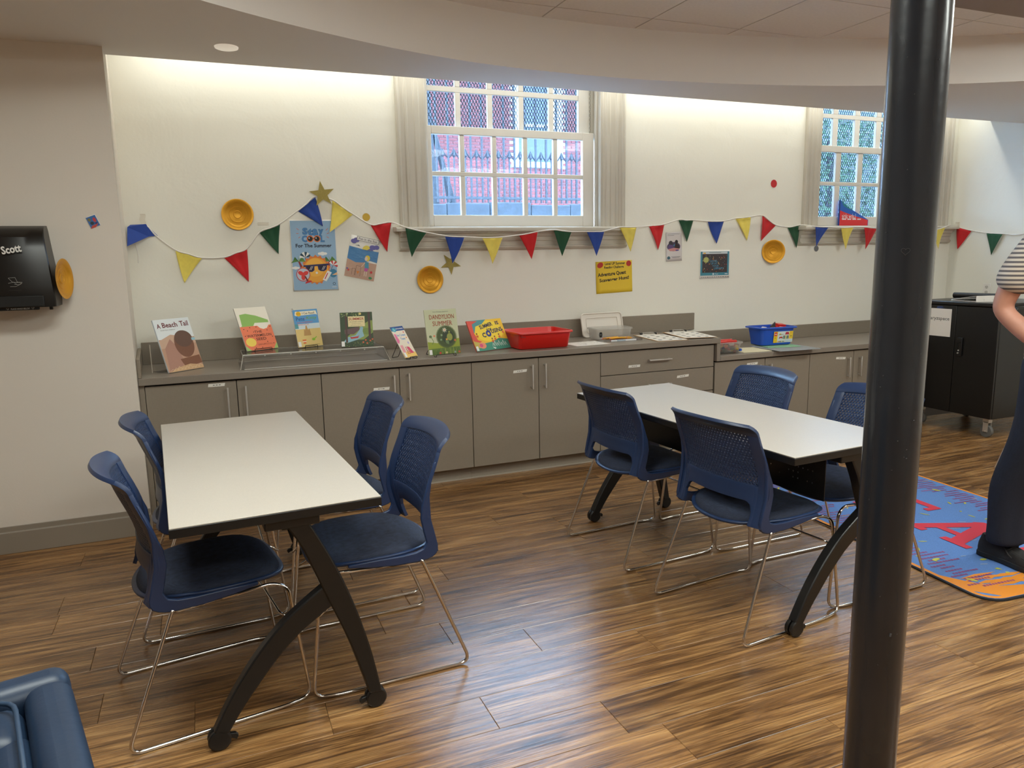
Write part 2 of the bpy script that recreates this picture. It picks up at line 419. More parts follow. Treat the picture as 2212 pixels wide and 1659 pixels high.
# ---- walls
def boxes_wall(name, m, boxes):
    b = MB()
    for a, c in boxes: b.box(a, c)
    return struct(b.build(name, m))
W1 = (2.977, 4.375); W2 = (6.545, 7.985); WZ0, WZ1 = 1.69, 2.93
D = .24
boxes_wall('wall_back', M_WALL, [((1.0, 0, 0), (W1[0], D, 3.0)), ((W1[0], 0, 0), (W1[1], D, WZ0)), ((W1[0], 0, WZ1), (W1[1], D, 3.0)),
    ((W1[1], 0, 0), (W2[0], D, 3.0)), ((W2[0], 0, 0), (W2[1], D, WZ0)), ((W2[0], 0, WZ1), (W2[1], D, 3.0)), ((W2[1], 0, 0), (8.45, D, 3.0))])
boxes_wall('wall_right', M_WALL, [((8.25, -9.5, 0), (8.45, 0, 3.0))])
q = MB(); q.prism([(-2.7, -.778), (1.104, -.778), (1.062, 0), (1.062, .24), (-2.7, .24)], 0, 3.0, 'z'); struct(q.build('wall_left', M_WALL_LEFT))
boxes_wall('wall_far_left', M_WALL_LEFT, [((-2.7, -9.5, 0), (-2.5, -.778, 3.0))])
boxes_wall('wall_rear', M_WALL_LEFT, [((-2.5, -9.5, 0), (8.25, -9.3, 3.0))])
b = MB()
b.prism([(-.790, 0), (-.778, 0), (-.778, .145), (-.784, .145), (-.784, .117), (-.790, .113)], -2.5, 1.104, 'x')
bl_ = struct(b.build('baseboard_left', M_BASEB, bevel=.002))

# ---- ceiling: flat soffit with a curved fascia round the raised tile ceiling, lip at the lighting cove
curve_pts = [(1.589,-1.664),(1.881,-1.487),(2.107,-1.348),(2.485,-1.186),(2.9,-1.081),(3.221,-1.015),(3.509,-.994),(4.126,-1.015),(4.452,-1.055),(5.086,-1.182),(5.697,-1.363),(6.192,-1.549),(6.589,-1.717)]
def circ(x):
    q = 4.80135**2-(x-3.9505)**2
    return -5.79855+math.sqrt(max(q, 0))
off = [(px, py-circ(px)) for px, py in curve_pts]
off = [(off[i][0], sum(o_[1] for o_ in off[max(0, i-2):i+3])/len(off[max(0, i-2):i+3])) for i in range(len(off))]
off = [(.6, 0)]+off+[(7.6, 0)]
def tray_edge(x): return circ(x)+interp(off, x)
SZ, TZ = 2.551, 2.845
sb = MB(); xs = [-.84+i*(8.25+.84)/110 for i in range(111)]
poly = [(xs[0], -.62)] if False else []
vs = []; fs = []
for x in xs: vs += [(x, -.62, SZ), (x, tray_edge(x), SZ), (x, tray_edge(x), TZ+.12), (x, -.62, TZ+.12)]
for i in range(len(xs)-1):
    a, c = i*4, i*4+4
    fs += [(a, a+1, c+1, c), (a+1, a+2, c+2, c+1), (a+2, a+3, c+3, c+2)]
sb.add(vs, fs)
sb.box((-2.5, -9.3, SZ), (-.84, -.62, SZ+.3))
sb.box((-.84, -9.3, SZ), (.6, -7.5, SZ+.3)); sb.box((.6, -9.3, SZ), (8.25, -9.0, SZ+.3))
# lip that rises to the cove edge
sb.add([(1.104, -.62, SZ), (8.25, -.62, SZ), (8.25, -.312, 2.6265), (1.104, -.312, 2.6265), (1.104, -.312, 2.640), (8.25, -.312, 2.640), (8.25, -.62, 2.640), (1.104, -.62, 2.640)],
       [(0, 1, 2, 3), (3, 2, 5, 4), (4, 5, 6, 7)])
soff = sb.build('ceiling_soffit', M_CEIL); struct(soff)
soff.data.polygons.foreach_set('use_smooth', [True]*len(soff.data.polygons)); soff.data.set_sharp_from_angle(angle=math.radians(25))
b = MB(); b.box((-2.7, -9.5, 3.0), (8.45, .24, 3.06)); b.box((1.1, -.62, 2.96), (8.25, 0, 3.0))
struct(b.build('ceiling_slab', M_CEIL))
cb = MB()
cb.box((-.8, -9.0, TZ+.016), (8.25, -.9, TZ+.03))
ceil = struct(cb.build('ceiling', mat('ceiling_grid_back', (60, 54, 50), .9)))
TX, TY = .632, .610
tm = MB(); tm.box((-TX/2+.0045, -TY/2+.0045, 0), (TX/2-.0045, TY/2-.0045, .014)); tile_me = tm.mesh('ceiling_tile', M_TILE)
tees = MB()
for i in range(-7, 8):
    for j in range(-1, 12):
        cx, cy = 4.045+TX*(i+.5), -1.20-TY*(j+.5)+TY*0
        if cx > 8.0 or cx < -.5: continue
        if cx < 1.2 or cx > 7.9 or cy < -7.5: pass
        ang = tray_edge(cx) if -.8 < cx < 8.2 else -9
        if cy > ang+.6: continue
        if (round(cx, 2), j) and any(abs(cx-lx) < .7 and abs(cy-ly) < .4 for lx, ly in ((2.2, -3.95), (5.0, -3.95), (2.2, -6.4), (5.0, -6.4), (7.2, -4.5))): pass
        o = bpy.data.objects.new('ceiling_tile', tile_me); C.objects.link(o); o.parent = ceil; o.location = (cx, cy, TZ)
for i in range(-7, 8):
    x = 4.045+TX*i
    if -.5 < x < 8.2: tees.box((x-.012, -8.9, TZ+.0145), (x+.012, -1.0, TZ+.017))
for j in range(0, 12):
    y = -1.20-TY*j; tees.box((-.5, y-.012, TZ+.0145), (8.2, y+.012, TZ+.017))
tees.build('ceiling_grid_rail', mat('ceiling_grid_rail_paint', (120, 110, 104), .6), ceil)
b = MB(); b.box((5.25, -2.62, 2.80), (8.25, -2.055, 2.90)); struct(b.build('trim_1', mat('bulkhead_paint', (150, 134, 124), .7), bevel=.004))

# ceiling light panels of the tray ceiling (out of the frame, they light the room)
def light_panel(x, y, label):
    t = thing('ceiling_light', label, 'ceiling light', (x, y, TZ), 0, 'flat light panels in the raised ceiling')
    b = MB(); 
    for a, c in (((-.62, -.32, -.02), (.62, -.30, .0)), ((-.62, .30, -.02), (.62, .32, .0)), ((-.62, -.30, -.02), (-.60, .30, .0)), ((.60, -.30, -.02), (.62, .30, .0))): b.box(a, c)
    b.build('frame', mat('white_metal', (225, 222, 216), .4), t)
    b = MB(); b.prism([(-.30, -.004), (-.29, -.026), (-.20, -.036), (.20, -.036), (.29, -.026), (.30, -.004)], -.60, .60, 'x'); b.build('diffuser', mat('lit_diffuser', (255, 246, 232), .5, emit=((249, 255, 247), PANEL_STRENGTH)), t)
for i, (x, y) in enumerate(((1.4, -3.3), (6.4, -3.3), (3.9, -4.3), (2.2, -6.0), (5.6, -6.0))):
    light_panel(x, y, 'flat white light panel set in the raised tile ceiling')

# ---- windows
def casing_profile(w_):
    """moulded trim: distance across, then how far it stands off the wall"""
    return [(0, .0), (0, .030), (.012, .036), (.024, .030), (.030, .020), (.055, .018), (.062, .024), (.075, .024), (.082, .015), (w_*.62, .013), (w_*.66, .019), (w_*.80, .019), (w_*.84, .011), (w_-.012, .011), (w_, .016), (w_, 0)]
def side_casing(name, xo, xi, z0, z1, parent):
    w_ = abs(xi-xo); sgn = 1 if xi > xo else -1
    b = MB(); b.prism([(xo+sgn*d, -h) for d, h in casing_profile(w_)], z0, z1, 'z'); return b.build(name, M_TRIM, parent, bevel=.0015, seg=1)
def sash(name, x0, x1, px0, pw, ps, rows, z0, z1, y, parent, mesh_from=None):
    """glazed frame: panes at px0+k*ps (five across), rows = [(zlow, zhigh)]"""
    cols = [(px0+k*ps, px0+k*ps+pw) for k in range(5)]
    f = MB(); t = .036
    f.box((x0, y, z0), (cols[0][0], y+t, z1)); f.box((cols[-1][1], y, z0), (x1, y+t, z1))
    zb = z0
    for (a, c) in rows + [(z1, z1)]:
        if a > zb: f.box((cols[0][0], y if zb in (z0,) or a == z1 else y+.006, zb), (cols[-1][1], y+t, a))
        zb = c
    for (a, c), (d, e_) in zip(cols, cols[1:]):
        for (za, zc) in rows: f.box((c, y+.006, za), (d, y+t, zc))
    o = f.build(name, M_SASH, parent, bevel=.004, seg=2)
    pb = MB(); h = rows[0][1]-rows[0][0]; pb.box((-pw/2-.003, -.0015, -h/2-.003), (pw/2+.003, .0015, h/2+.003)); me = pb.mesh('pane', M_GLASS)
    for za, zc in rows:
        if abs((zc-za)-h) > .004:
            q = MB(); q.box((-pw/2-.003, -.0015, -(zc-za)/2-.003), (pw/2+.003, .0015, (zc-za)/2+.003)); m2 = q.mesh('pane', M_GLASS)
        else: m2 = me
        for a, c in cols:
            p = bpy.data.objects.new('pane', m2); C.objects.link(p); p.parent = o; p.location = ((a+c)/2, y+.024, (za+zc)/2)
    return o
def window(n, op, xo_l, xo_r, px0, ps, pw, label, sill, apron, mesh_z0):
    j = MB()
    x0, x1 = op
    j.box((x0-.001, -.012, WZ0), (x0+.012, D, WZ1)); j.box((x1-.012, -.012, WZ0), (x1+.001, D, WZ1)); j.box((x0, 0, WZ0-.02), (x1, D, WZ0+.012)); j.box((x0, 0, WZ1-.012), (x1, D, WZ1))
    j.box((x0+.012, .030, WZ0), (x0+.030, .055, WZ1)); j.box((x1-.030, .030, WZ0), (x1-.012, .055, WZ1))
    j.box((x0+.012, .10, 2.40), (x0+.030, .108, WZ1)); j.box((x1-.050, .10, 2.40), (x1-.012, .108, WZ1))
    wn_ = struct(j.build('window_%d' % n, M_TRIM, bevel=.002, seg=1)); wn_['label'] = label
    side_casing('casing', xo_l, x0, WZ0, 2.95, wn_); side_casing('casing', xo_r, x1, WZ0, 2.95, wn_)
    rows_l = [(1.785, 2.058), (2.090, 2.345)]
    sash('lower_sash', x0+.014, x1-.032, px0, pw, ps, rows_l, WZ0+.014, 2.402, .058, wn_)
    sash('upper_sash', x0+.014, x1-.014, px0-.004, pw-.004, ps, [(2.405, 2.645), (2.683, 2.900)], 2.365, WZ1-.012, .110, wn_)
    s_ = MB(); s_.prism([(-.105, WZ0-.026), (-.105, WZ0-.006), (-.098, WZ0+.004), (.058, WZ0+.012), (.058, WZ0-.026)], sill[0], sill[1], 'x'); s_.build('sill', M_TRIM, wn_, bevel=.002)
    a_ = MB(); a_.prism([(0, WZ0-.026), (-.085, WZ0-.026), (-.085, WZ0-.034), (-.062, WZ0-.040), (-.050, WZ0-.060), (-.038, WZ0-.066), (-.038, WZ0-.092), (-.030, WZ0-.096), (-.030, WZ0-.126), (-.042, WZ0-.130), (-.042, WZ0-.140), (-.030, WZ0-.152), (0, WZ0-.156)], apron[0], apron[1], 'x'); a_.build('apron', M_TRIM, wn_)
    # expanded-metal guard outside the glass
    g = MB(); zb, zt = mesh_z0, WZ1; yy = .205; sx, sz = .0235, .044; sl = sz/sx
    def seg(xa, za, xb, zb_):
        d = Vector((xb-xa, zb_-za)); nn = Vector((-d.y, d.x)).normalized()*.0026
        g.add([(xa+nn.x, yy, za+nn.y), (xa-nn.x, yy, za-nn.y), (xb-nn.x, yy, zb_-nn.y), (xb+nn.x, yy, zb_+nn.y)], [(0, 1, 2, 3)])
    H = zt-zb; k = int((x1-x0+H/sl)/sx)+2
    for i in range(k):
        xs_ = x0-H/sl+i*sx
        xa, za, xb, zc = xs_, zb, xs_+H/sl, zt
        if xa < x0: za += (x0-xa)*sl; xa = x0
        if xb > x1: zc -= (xb-x1)*sl; xb = x1
        if xb > xa: seg(xa, za, xb, zc); seg(x0+x1-xa, za, x0+x1-xb, zc)
    go = g.build('mesh_guard', M_IRON, wn_, solid=.003); go['kind'] = 'stuff'
    fr = MB()
    for a, c in (((x0+.012, yy-.01, zb-.02), (x1-.012, yy+.01, zb)), ((x0+.012, yy-.01, zb), (x0+.03, yy+.01, zt)), ((x1-.03, yy-.01, zb), (x1-.012, yy+.01, zt))): fr.box(a, c)
    fr.build('guard_frame', M_IRON, wn_)
    return wn_
window(1, W1, 2.777, 4.574, 3.045, .2475, .212, 'large sash window with twenty visible panes in the middle of the rear wall', (2.727, 4.612), (2.766, 4.585), 2.395)
window(2, W2, 6.373, 8.168, 6.603, .2620, .205, 'sash window with wire guard, half hidden behind the dark pole', (6.335, 8.235), (6.345, 8.21), 1.70)
# chain beside the upper sash of window 1
b = MB()
for i in range(34):
    z = 2.40+i*.0155; b.tube([(4.332+.004*math.cos(a)*(1 if i % 2 else .2), .100+.004*math.cos(a)*(.2 if i % 2 else 1), z+.009*math.sin(a)) for a in [2*PI*q/8 for q in range(8)]], .0015, 4, closed=True)
b.build('sash_chain', mat('old_chain', (120, 112, 100), .5, .6), bpy.data.objects['window_1'])

# ---- outside
b = MB(); b.box((-10, .3, 1.0), (40, 40, 1.2)); struct(b.build('exterior_ground', mat('asphalt', (120, 124, 130), .95, var=(3, .3))))
cb = thing('stone_curb', 'grey stone curb wall under the iron fence outside the window', 'curb', (7.2, 8.0, 1.2))
for i in range(6):
    q = MB(); q.box((-2.4+i*.82, -.22, 0), (-1.592+i*.82, .22, 1.25+.02*((i*7) % 3-1))); q.build('curb_stone', M_STONE, cb, bevel=.02)
# iron fence: tall square bars with short spear-tipped bars between them
fn = thing('iron_fence', 'black iron fence with spear tips and arches outside the large window', 'fence', (5.304, 8.0, 2.475))
tb = MB(); tb.box((-.016, -.016, 0), (.016, .016, 2.6)); tall = tb.mesh('tall_bar', M_IRON)
sp = MB(); sp.box((-.012, -.012, 0), (.012, .012, .80)); sp.lathe([(.012, .78), (.034, .82), (.026, .86), (.0, .955)], 6); short = sp.mesh('spear_bar', M_IRON)
ab = MB()
ab.tube([(-.107+.107*(1-math.cos(a)), 0, .80+.075-.105*math.sin(a)*1.0+(.03 if False else 0)) for a in [PI*.0+PI*.5*i/6 for i in range(7)]], .014, 4)
for i in range(17):
    x = .215*i
    for me, dx in ((tall, 0), (short, .1075)):
        o = bpy.data.objects.new(me.name.split('.')[0], me); C.objects.link(o); o.parent = fn; o.location = (x+dx, 0, 0)
    a = MB(); pts = [(x+.1075*(1-math.cos(t))*1.0, 0, .775+.155*(1-math.cos(t))**1.6) for t in [PI/2*k/6 for k in range(7)]]
    a.tube(pts, .013, 4); a.tube([(2*x-p[0], p[1], p[2]) for p in pts], .013, 4); a.build('arch', M_IRON, fn)
b = MB(); b.box((-.2, -.02, .06), (3.8, .02, .10)); b.build('bottom_rail', M_IRON, fn)
# brick house front
bh = thing('brick_building', 'red brick house front with a white framed dark window across the yard', 'building', (6.2, 11.0, 1.2))
q = MB(); q.box((-1.8, .012, 0), (6.6, .3, 4.45)); q.build('wall', M_MORTAR, bh)
bx = MB(); bx.box((0, 0, 0), (.198, .03, .056)); brick = bx.mesh('brick', M_BRICK)
hb = MB(); hb.box((0, 0, 0), (.098, .03, .056)); half = hb.mesh('half_brick', M_BRICK)
others = MB(); n_b = 0
for r_ in range(17, 68):
    z = r_*.0655
    for c_ in range(-6, 26):
        x = c_*.208+(.104 if r_ % 2 else 0)
        wx = x+6.2; wz = z+1.2
        if 8.14 < wx < 9.45 and 3.45 < wz < 5.35: continue
        if 2.5 < wz < 4.05 and 6.35 < wx < 10.1 and n_b < 295:
            o = bpy.data.objects.new('brick', brick); C.objects.link(o); o.parent = bh; o.location = (x, -.012, z); n_b += 1
        else: others.box((x, -.012, z), (x+.198, .018, z+.056))
o = others.build('bricks', M_BRICK, bh); o['kind'] = 'stuff'
wf = MB(); WH = mat('white_window_paint', (190, 194, 198), .5)
for a, c in (((2.0, -.05, 2.30), (3.22, .05, 2.42)), ((2.06, -.04, 2.42), (2.18, .04, 4.1)), ((3.04, -.04, 2.42), (3.16, .04, 4.1)), ((2.06, -.04, 4.1), (3.16, .04, 4.2)), ((2.18, -.02, 3.2), (3.04, .03, 3.26))): wf.box(a, c)
wfo = wf.build('window_frame', WH, bh)
g = MB(); g.box((2.18, .0, 2.42), (3.04, .006, 4.1)); g.build('window_pane', mat('dark_window_glass', (40, 52, 74), .1), wfo)
# bare tree by the fence, leafy tree before the second window
tr = thing('bare_tree', 'dark leaning bare tree trunk behind the iron fence at left', 'tree', (5.72, 9.0, 1.2))
b = MB(); b.tube([(0, 0, 0), (.02, 0, 1.2), (-.05, 0, 2.4), (-.12, 0, 4.5)], [.13, .12, .11, .09], 8); b.build('trunk', M_IRON, tr, smooth=True)
b = MB(); b.tube([(.62, .1, .6), (.42, .1, 1.4), (.22, .05, 2.1), (.0, 0, 2.9)], [.07, .07, .06, .05], 6); b.build('branch', M_IRON, tr, smooth=True)
b = MB(); b.tube([(.40, .1, .9), (.30, .1, 1.7), (.1, .05, 2.5)], [.03, .03, .02], 6); b.build('branch', M_IRON, tr, smooth=True)
gb = thing('backdrop_building', 'slate grey backdrop building added behind the leafy tree to block bright sky', 'building', (17.5, 12.0, 1.2))  # added backdrop, keeps bright sky from showing between the leaves
q = MB(); q.box((-4.5, 0, 0), (6.5, .4, 4.6)); q.build('wall', mat('slate_backdrop', (96, 112, 128), .8, var=(2, .4)), gb)
q = MB(); q.box((-4.7, -.15, 4.6), (6.7, .5, 4.75)); q.build('coping', M_STONE, gb)
lt = thing('leafy_tree', 'pale green leafy tree outside the half hidden window', 'tree', (16.2, 9.5, 1.2))
b = MB(); b.tube([(0, 0, 0), (.1, 0, 1.5), (.05, .1, 3.0)], [.16, .13, .07], 8); b.build('trunk', M_IRON, lt, smooth=True)
b = MB(); rr = random.Random(3)
for i in range(5200):
    a = rr.uniform(0, 2*PI); h = rr.uniform(.5, 3.4); rad = 2.9*math.sqrt(rr.random())
    p = Vector((rad*math.cos(a), rad*.5*math.sin(a), h)); d1 = Vector((rr.uniform(-1, 1), rr.uniform(-1, 1), rr.uniform(-1, 1))).normalized()*.06; d2 = Vector((rr.uniform(-1, 1), rr.uniform(-1, 1), rr.uniform(-1, 1))).normalized()*.05
    b.add([p-d1, p+d2, p+d1, p-d2], [(0, 1, 2, 3)])
o = b.build('foliage', mat('leaf_green', (70, 110, 74), .6, var=(3, .5)), lt); o['kind'] = 'stuff'

# ================================================================ CABINETS AND WORKTOPS
CT, LT = .851, .715            # worktop heights
FY = -.635                     # plane of the door fronts
def bar_handle(p0, p1, parent, name='handle'):
    """square bar pull standing off the front on two feet"""
    b = MB(); a, c = Vector(p0), Vector(p1); d = (c-a).normalized(); h = .005
    if abs(d.z) > .5:
        b.box((a.x-h, a.y-.034, a.z), (a.x+h, a.y-.024, c.z))
        for z in (a.z+.012, c.z-.012): b.box((a.x-h, a.y-.026, z-h), (a.x+h, a.y, z+h))
    else:
        b.box((a.x, a.y-.034, a.z-h), (c.x, a.y-.024, a.z+h))
        for x in (a.x+.012, c.x-.012): b.box((x-h, a.y-.026, a.z-h), (x+h, a.y, a.z+h))
    return b.build(name, M_STEEL, parent, bevel=.0012, seg=1)
def label_strip(x0, x1, z, parent, tilt=0.0, seed=1):
    """white label tape with a line of tiny dark print"""
    p = Print(); w_ = x1-x0; cx = (x0+x1)/2; t = math.tan(tilt)
    p.poly([(x0, z-.009-t*w_/2), (x1, z-.009+t*w_/2), (x1+.004, z+.009+t*w_/2), (x0+.003, z+.009-t*w_/2)], (232, 228, 220))
    r = random.Random(seed); x = x0+w_*.30
    while x < x0+w_*.72:
        l = r.uniform(.006, .014); zz = z+t*(x-cx); p.rect(x, zz-.002, x+l, zz+.0025, (110, 104, 98)); x += l+.005
    return p.build('label_strip', parent, (0, FY-.0004, 0))
def cabinet(name, label, x0, x1, ztop, doors, group, zbot=.095):
    t = thing(name, label, 'cabinet', (0, 0, 0), 0, group)
    b = MB(); b.box((x0+.001, FY+.020, .09), (x1-.001, -.004, ztop+.006)); b.build('carcass', M_CABDARK, t)
    b = MB(); b.box((x0+.0005, -.570, 0), (x1-.0005, -.50, .09)); b.build('plinth', M_BASEB, t)
    b = MB(); b.box((x0+.0005, -.578, 0), (x1-.0005, -.5705, .010)); b.build('base_bead', mat('pale_bead', (170, 160, 146), .6), t)
    for d in doors:
        a, c, za, zc = d['r']
        m = MB(); m.box((a+.0022, FY, za), (c-.0022, FY+.019, zc))
        o = m.build(d.get('n', 'door'), M_CAB, t, bevel=.0012, seg=1)
        if 'h' in d: bar_handle(*d['h'], o)
        if 'l' in d: label_strip(*d['l'], o, d.get('t', 0), int(a*100))
    return t
def vh(x, z0, z1): return ((x, FY, z0), (x, FY, z1))
g_ = 'taupe base cabinets along the rear wall'
cabinet('base_cabinet', 'taupe two-door base cabinet next to the left wall, under the brown beach book', 1.126, 2.090, .80,
        [dict(r=(1.126, 1.608, .095, .80), h=vh(1.556, .592, .766), l=(1.453, 1.542, .782)), dict(r=(1.608, 2.090, .095, .80), h=vh(1.655, .592, .768))], g_)
cabinet('base_cabinet', 'taupe two-door base cabinet behind the left table chairs, label strip half hidden by a chair', 2.090, 3.055, .80,
        [dict(r=(2.090, 2.573, .095, .80), h=vh(2.534, .592, .762), l=(2.404, 2.504, .678)), dict(r=(2.573, 3.055, .095, .80), h=vh(2.630, .592, .768))], g_)
cabinet('base_cabinet', 'taupe two-door base cabinet fully in view between the two tables', 3.055, 4.018, .80,
        [dict(r=(3.055, 3.538, .095, .80), h=vh(3.483, .592, .760), l=(3.350, 3.448, .719), t=.04), dict(r=(3.538, 4.018, .095, .80), h=vh(3.580, .592, .762))], g_)
cabinet('drawer_cabinet', 'taupe three-drawer cabinet behind the right table, under the clipboards', 4.018, 4.996, .80,
        [dict(n='drawer', r=(4.018, 4.990, .637, .80), h=((4.404, FY, .725), (4.596, FY, .725)), l=(4.244, 4.340, .688)),
         dict(n='drawer', r=(4.018, 4.990, .458, .632), h=((4.404, FY, .542), (4.596, FY, .542)), l=(4.660, 4.763, .583), t=.05),
         dict(n='drawer', r=(4.018, 4.990, .095, .453), h=((4.404, FY, .362), (4.596, FY, .362)))], None)
cabinet('base_cabinet', 'lower taupe two-door cabinet behind the far chair of the right table', 5.000, 5.930, .664,
        [dict(r=(5.000, 5.478, .095, .664), h=vh(5.413, .45, .62), l=(5.300, 5.403, .629), t=.03), dict(r=(5.478, 5.930, .095, .664), h=vh(5.52, .45, .62))], g_)
cabinet('base_cabinet', 'lower taupe two-door cabinet partly hidden by the dark pole', 5.930, 6.860, .664,
        [dict(r=(5.930, 6.400, .095, .664), h=vh(6.336, .449, .616), l=(6.207, 6.308, .611), t=-.06), dict(r=(6.400, 6.860, .095, .664), h=vh(6.461, .451, .617))], g_)
t = thing('worktop', 'long grey-brown worktop with the row of picture books on it', 'worktop')
b = MB(); b.prism([(1.0990, -.66), (5.030, -.66), (5.030, -.001), (1.0640, -.001)], .811, CT, 'z'); o = b.build('top', M_COUNTER, t, bevel=.003)
b = MB(); b.box((1.085, -.021, CT), (5.255, -.001, .990)); b.build('backsplash', M_CAB, t, bevel=.002, seg=1)
b = MB(); b.prism([(1.0980, -.64), (1.117, -.64), (1.084, -.022), (1.0650, -.022)], CT, .958, 'z'); b.build('side_splash', M_CAB, t, bevel=.002, seg=1)
b = MB(); b.box((4.998, -.66, .675), (5.030, -.001, .811)); b.build('end_panel', M_COUNTER, t, bevel=.002, seg=1)
b = MB(); b.box((1.098, FY+.004, .0), (1.125, -.5, .811)); b.build('filler_strip', M_CAB, t)
t = thing('worktop', 'lower grey-brown worktop with the blue bucket on it', 'worktop')
b = MB(); b.box((5.031, -.66, .675), (7.28, -.001, LT)); b.build('top', M_COUNTER, t, bevel=.003)
b = MB(); b.box((5.031, -.019, LT), (7.28, -.001, .830)); b.build('backsplash', M_CAB, t, bevel=.002, seg=1)

# ================================================================ BOOKS AND STANDS
def book(label, bl, yaw, lean, W, H, T, print_fn, edge=(238, 232, 220), spine=(200, 196, 188), tag_lbl=True):
    """bl: lower left front corner; turned by yaw, leaning back by lean"""
    t = thing('picture_book', label, 'book', bl, rot=(math.radians(-lean), 0, math.radians(yaw)), group='picture books on the worktop')
    b = MB(); b.box((0, 0, 0), (W, .0025, H)); b.box((0, T-.0025, 0), (W, T, H)); b.box((-.001, .0008, 0), (.0025, T-.0008, H))
    b.build('cover', mat('book_board_%d_%d_%d' % spine, spine, .35), t, bevel=.0008, seg=1)
    b = MB(); b.box((.002, .0026, .003), (W-.004, T-.0026, H-.003)); b.build('page_block', mat('book_pages', edge, .8), t)
    p = Print(); print_fn(p, W, H); p.build('cover_print', t)
    if tag_lbl:
        q = Print(y0=-.0040); q.rect(.002, .004, .022, .036, (240, 240, 238)); q.build('spine_label', t)
    return t
def pr_beach(p, W, H):
    p.rect(0, 0, W, H, (226, 232, 236)); p.rect(0, 0, W, H*.62, (190, 150, 126))
    p.poly([(0, H*.60), (W*.35, H*.70), (W*.62, H*.66), (W, H*.60), (W, H*.5), (0, H*.45)], (202, 168, 146))
    p.poly([(W*.04, 0), (W*.10, H*.45), (W*.30, H*.62), (W*.45, H*.45), (W*.5, H*.2), (W*.40, 0)], (176, 132, 116))
    p.ell(W*.66, H*.50, W*.27, H*.26, (124, 82, 62), 32); p.ell(W*.68, H*.60, W*.25, H*.16, (104, 76, 64), 28)
    p.poly([(W*.42, H*.22), (W*.98, H*.26), (W, H*.1), (W*.5, H*.06)], (128, 84, 62))
    p.poly([(W*.02, 0), (W*.3, H*.07), (W*.65, H*.11), (W, H*.06), (W, 0)], (206, 168, 128))
    for k in range(9): p.line([(W*(.05+.1*k), H*.02), (W*(.12+.1*k), H*(.05+.02*(k % 3))), (W*(.2+.1*k), H*.03)], .002, (226, 196, 158))
    p.rect(W*.90, H*.55, W, H*.60, (150, 196, 214))
    p.text('A', W*.11, H*.875, W*.10, H*.085, (112, 48, 54), bold=.02); p.text('Beach', W*.42, H*.885, W*.42, H*.095, (112, 48, 54), bold=.02); p.text('Tail', W*.82, H*.89, W*.24, H*.10, (112, 48, 54), bold=.02)
    p.text('Karen Lynn Williams', W*.33, H*.79, W*.40, H*.022, (70, 62, 58))
book('brown picture book A Beach Tail, leftmost on the worktop', (1.253, -.519, .8552), 40, 19, .244, .318, .011, pr_beach, spine=(206, 214, 222), tag_lbl=False)
def pr_melon(p, W, H):
    p.rect(0, 0, W, H, (240, 234, 220)); p.poly([(W*.08, H*.58), (W*.10, H*.84), (W*.30, H*.86), (W*.60, H*.80), (W*.95, H*.68), (W*.95, H*.62), (W*.5, H*.63), (W*.42, H*.55), (0, H*.54)], (146, 190, 100))
    p.poly([(0, H*.56), (W*.55, H*.56), (W*.62, H*.50), (W*.72, H*.47), (W*.84, H*.49), (W*.92, H*.56), (W, H*.56), (W, H*.14), (W*.86, 0), (W*.14, 0), (0, H*.12)], (240, 130, 94))
    p.poly([(0, H*.12), (W*.14, 0), (0, 0)], (170, 200, 120)); p.poly([(W, H*.14), (W*.86, 0), (W, 0)], (170, 200, 120))
    for x, z in ((.1,.5),(.3,.53),(.5,.53),(.95,.52),(.2,.46),(.38,.42),(.82,.44),(.93,.28),(.9,.12),(.72,.17),(.6,.12),(.1,.22),(.3,.05),(.5,.05),(.08,.34)):
        p.ell(W*x, H*z, W*.018, H*.010, (70, 40, 34), 8, rot=x*7)
    p.text('THE', W*.52, H*.42, W*.24, H*.055, (70, 36, 30), bold=.012); p.text('WATERMELON', W*.52, H*.335, W*.78, H*.06, (70, 36, 30), bold=.012); p.text('SEED', W*.55, H*.25, W*.32, H*.065, (70, 36, 30), bold=.012)
    p.ell(W*.20, H*.19, W*.16, H*.10, (246, 214, 96)); p.text('GREG PIZZOLI', W*.62, H*.12, W*.46, H*.035, (150, 70, 54))
book('orange and green picture book The Watermelon Seed, leftmost on the clear riser', (1.695, -.367, .936), 28.6, 25, .219, .285, .010, pr_melon, tag_lbl=False)
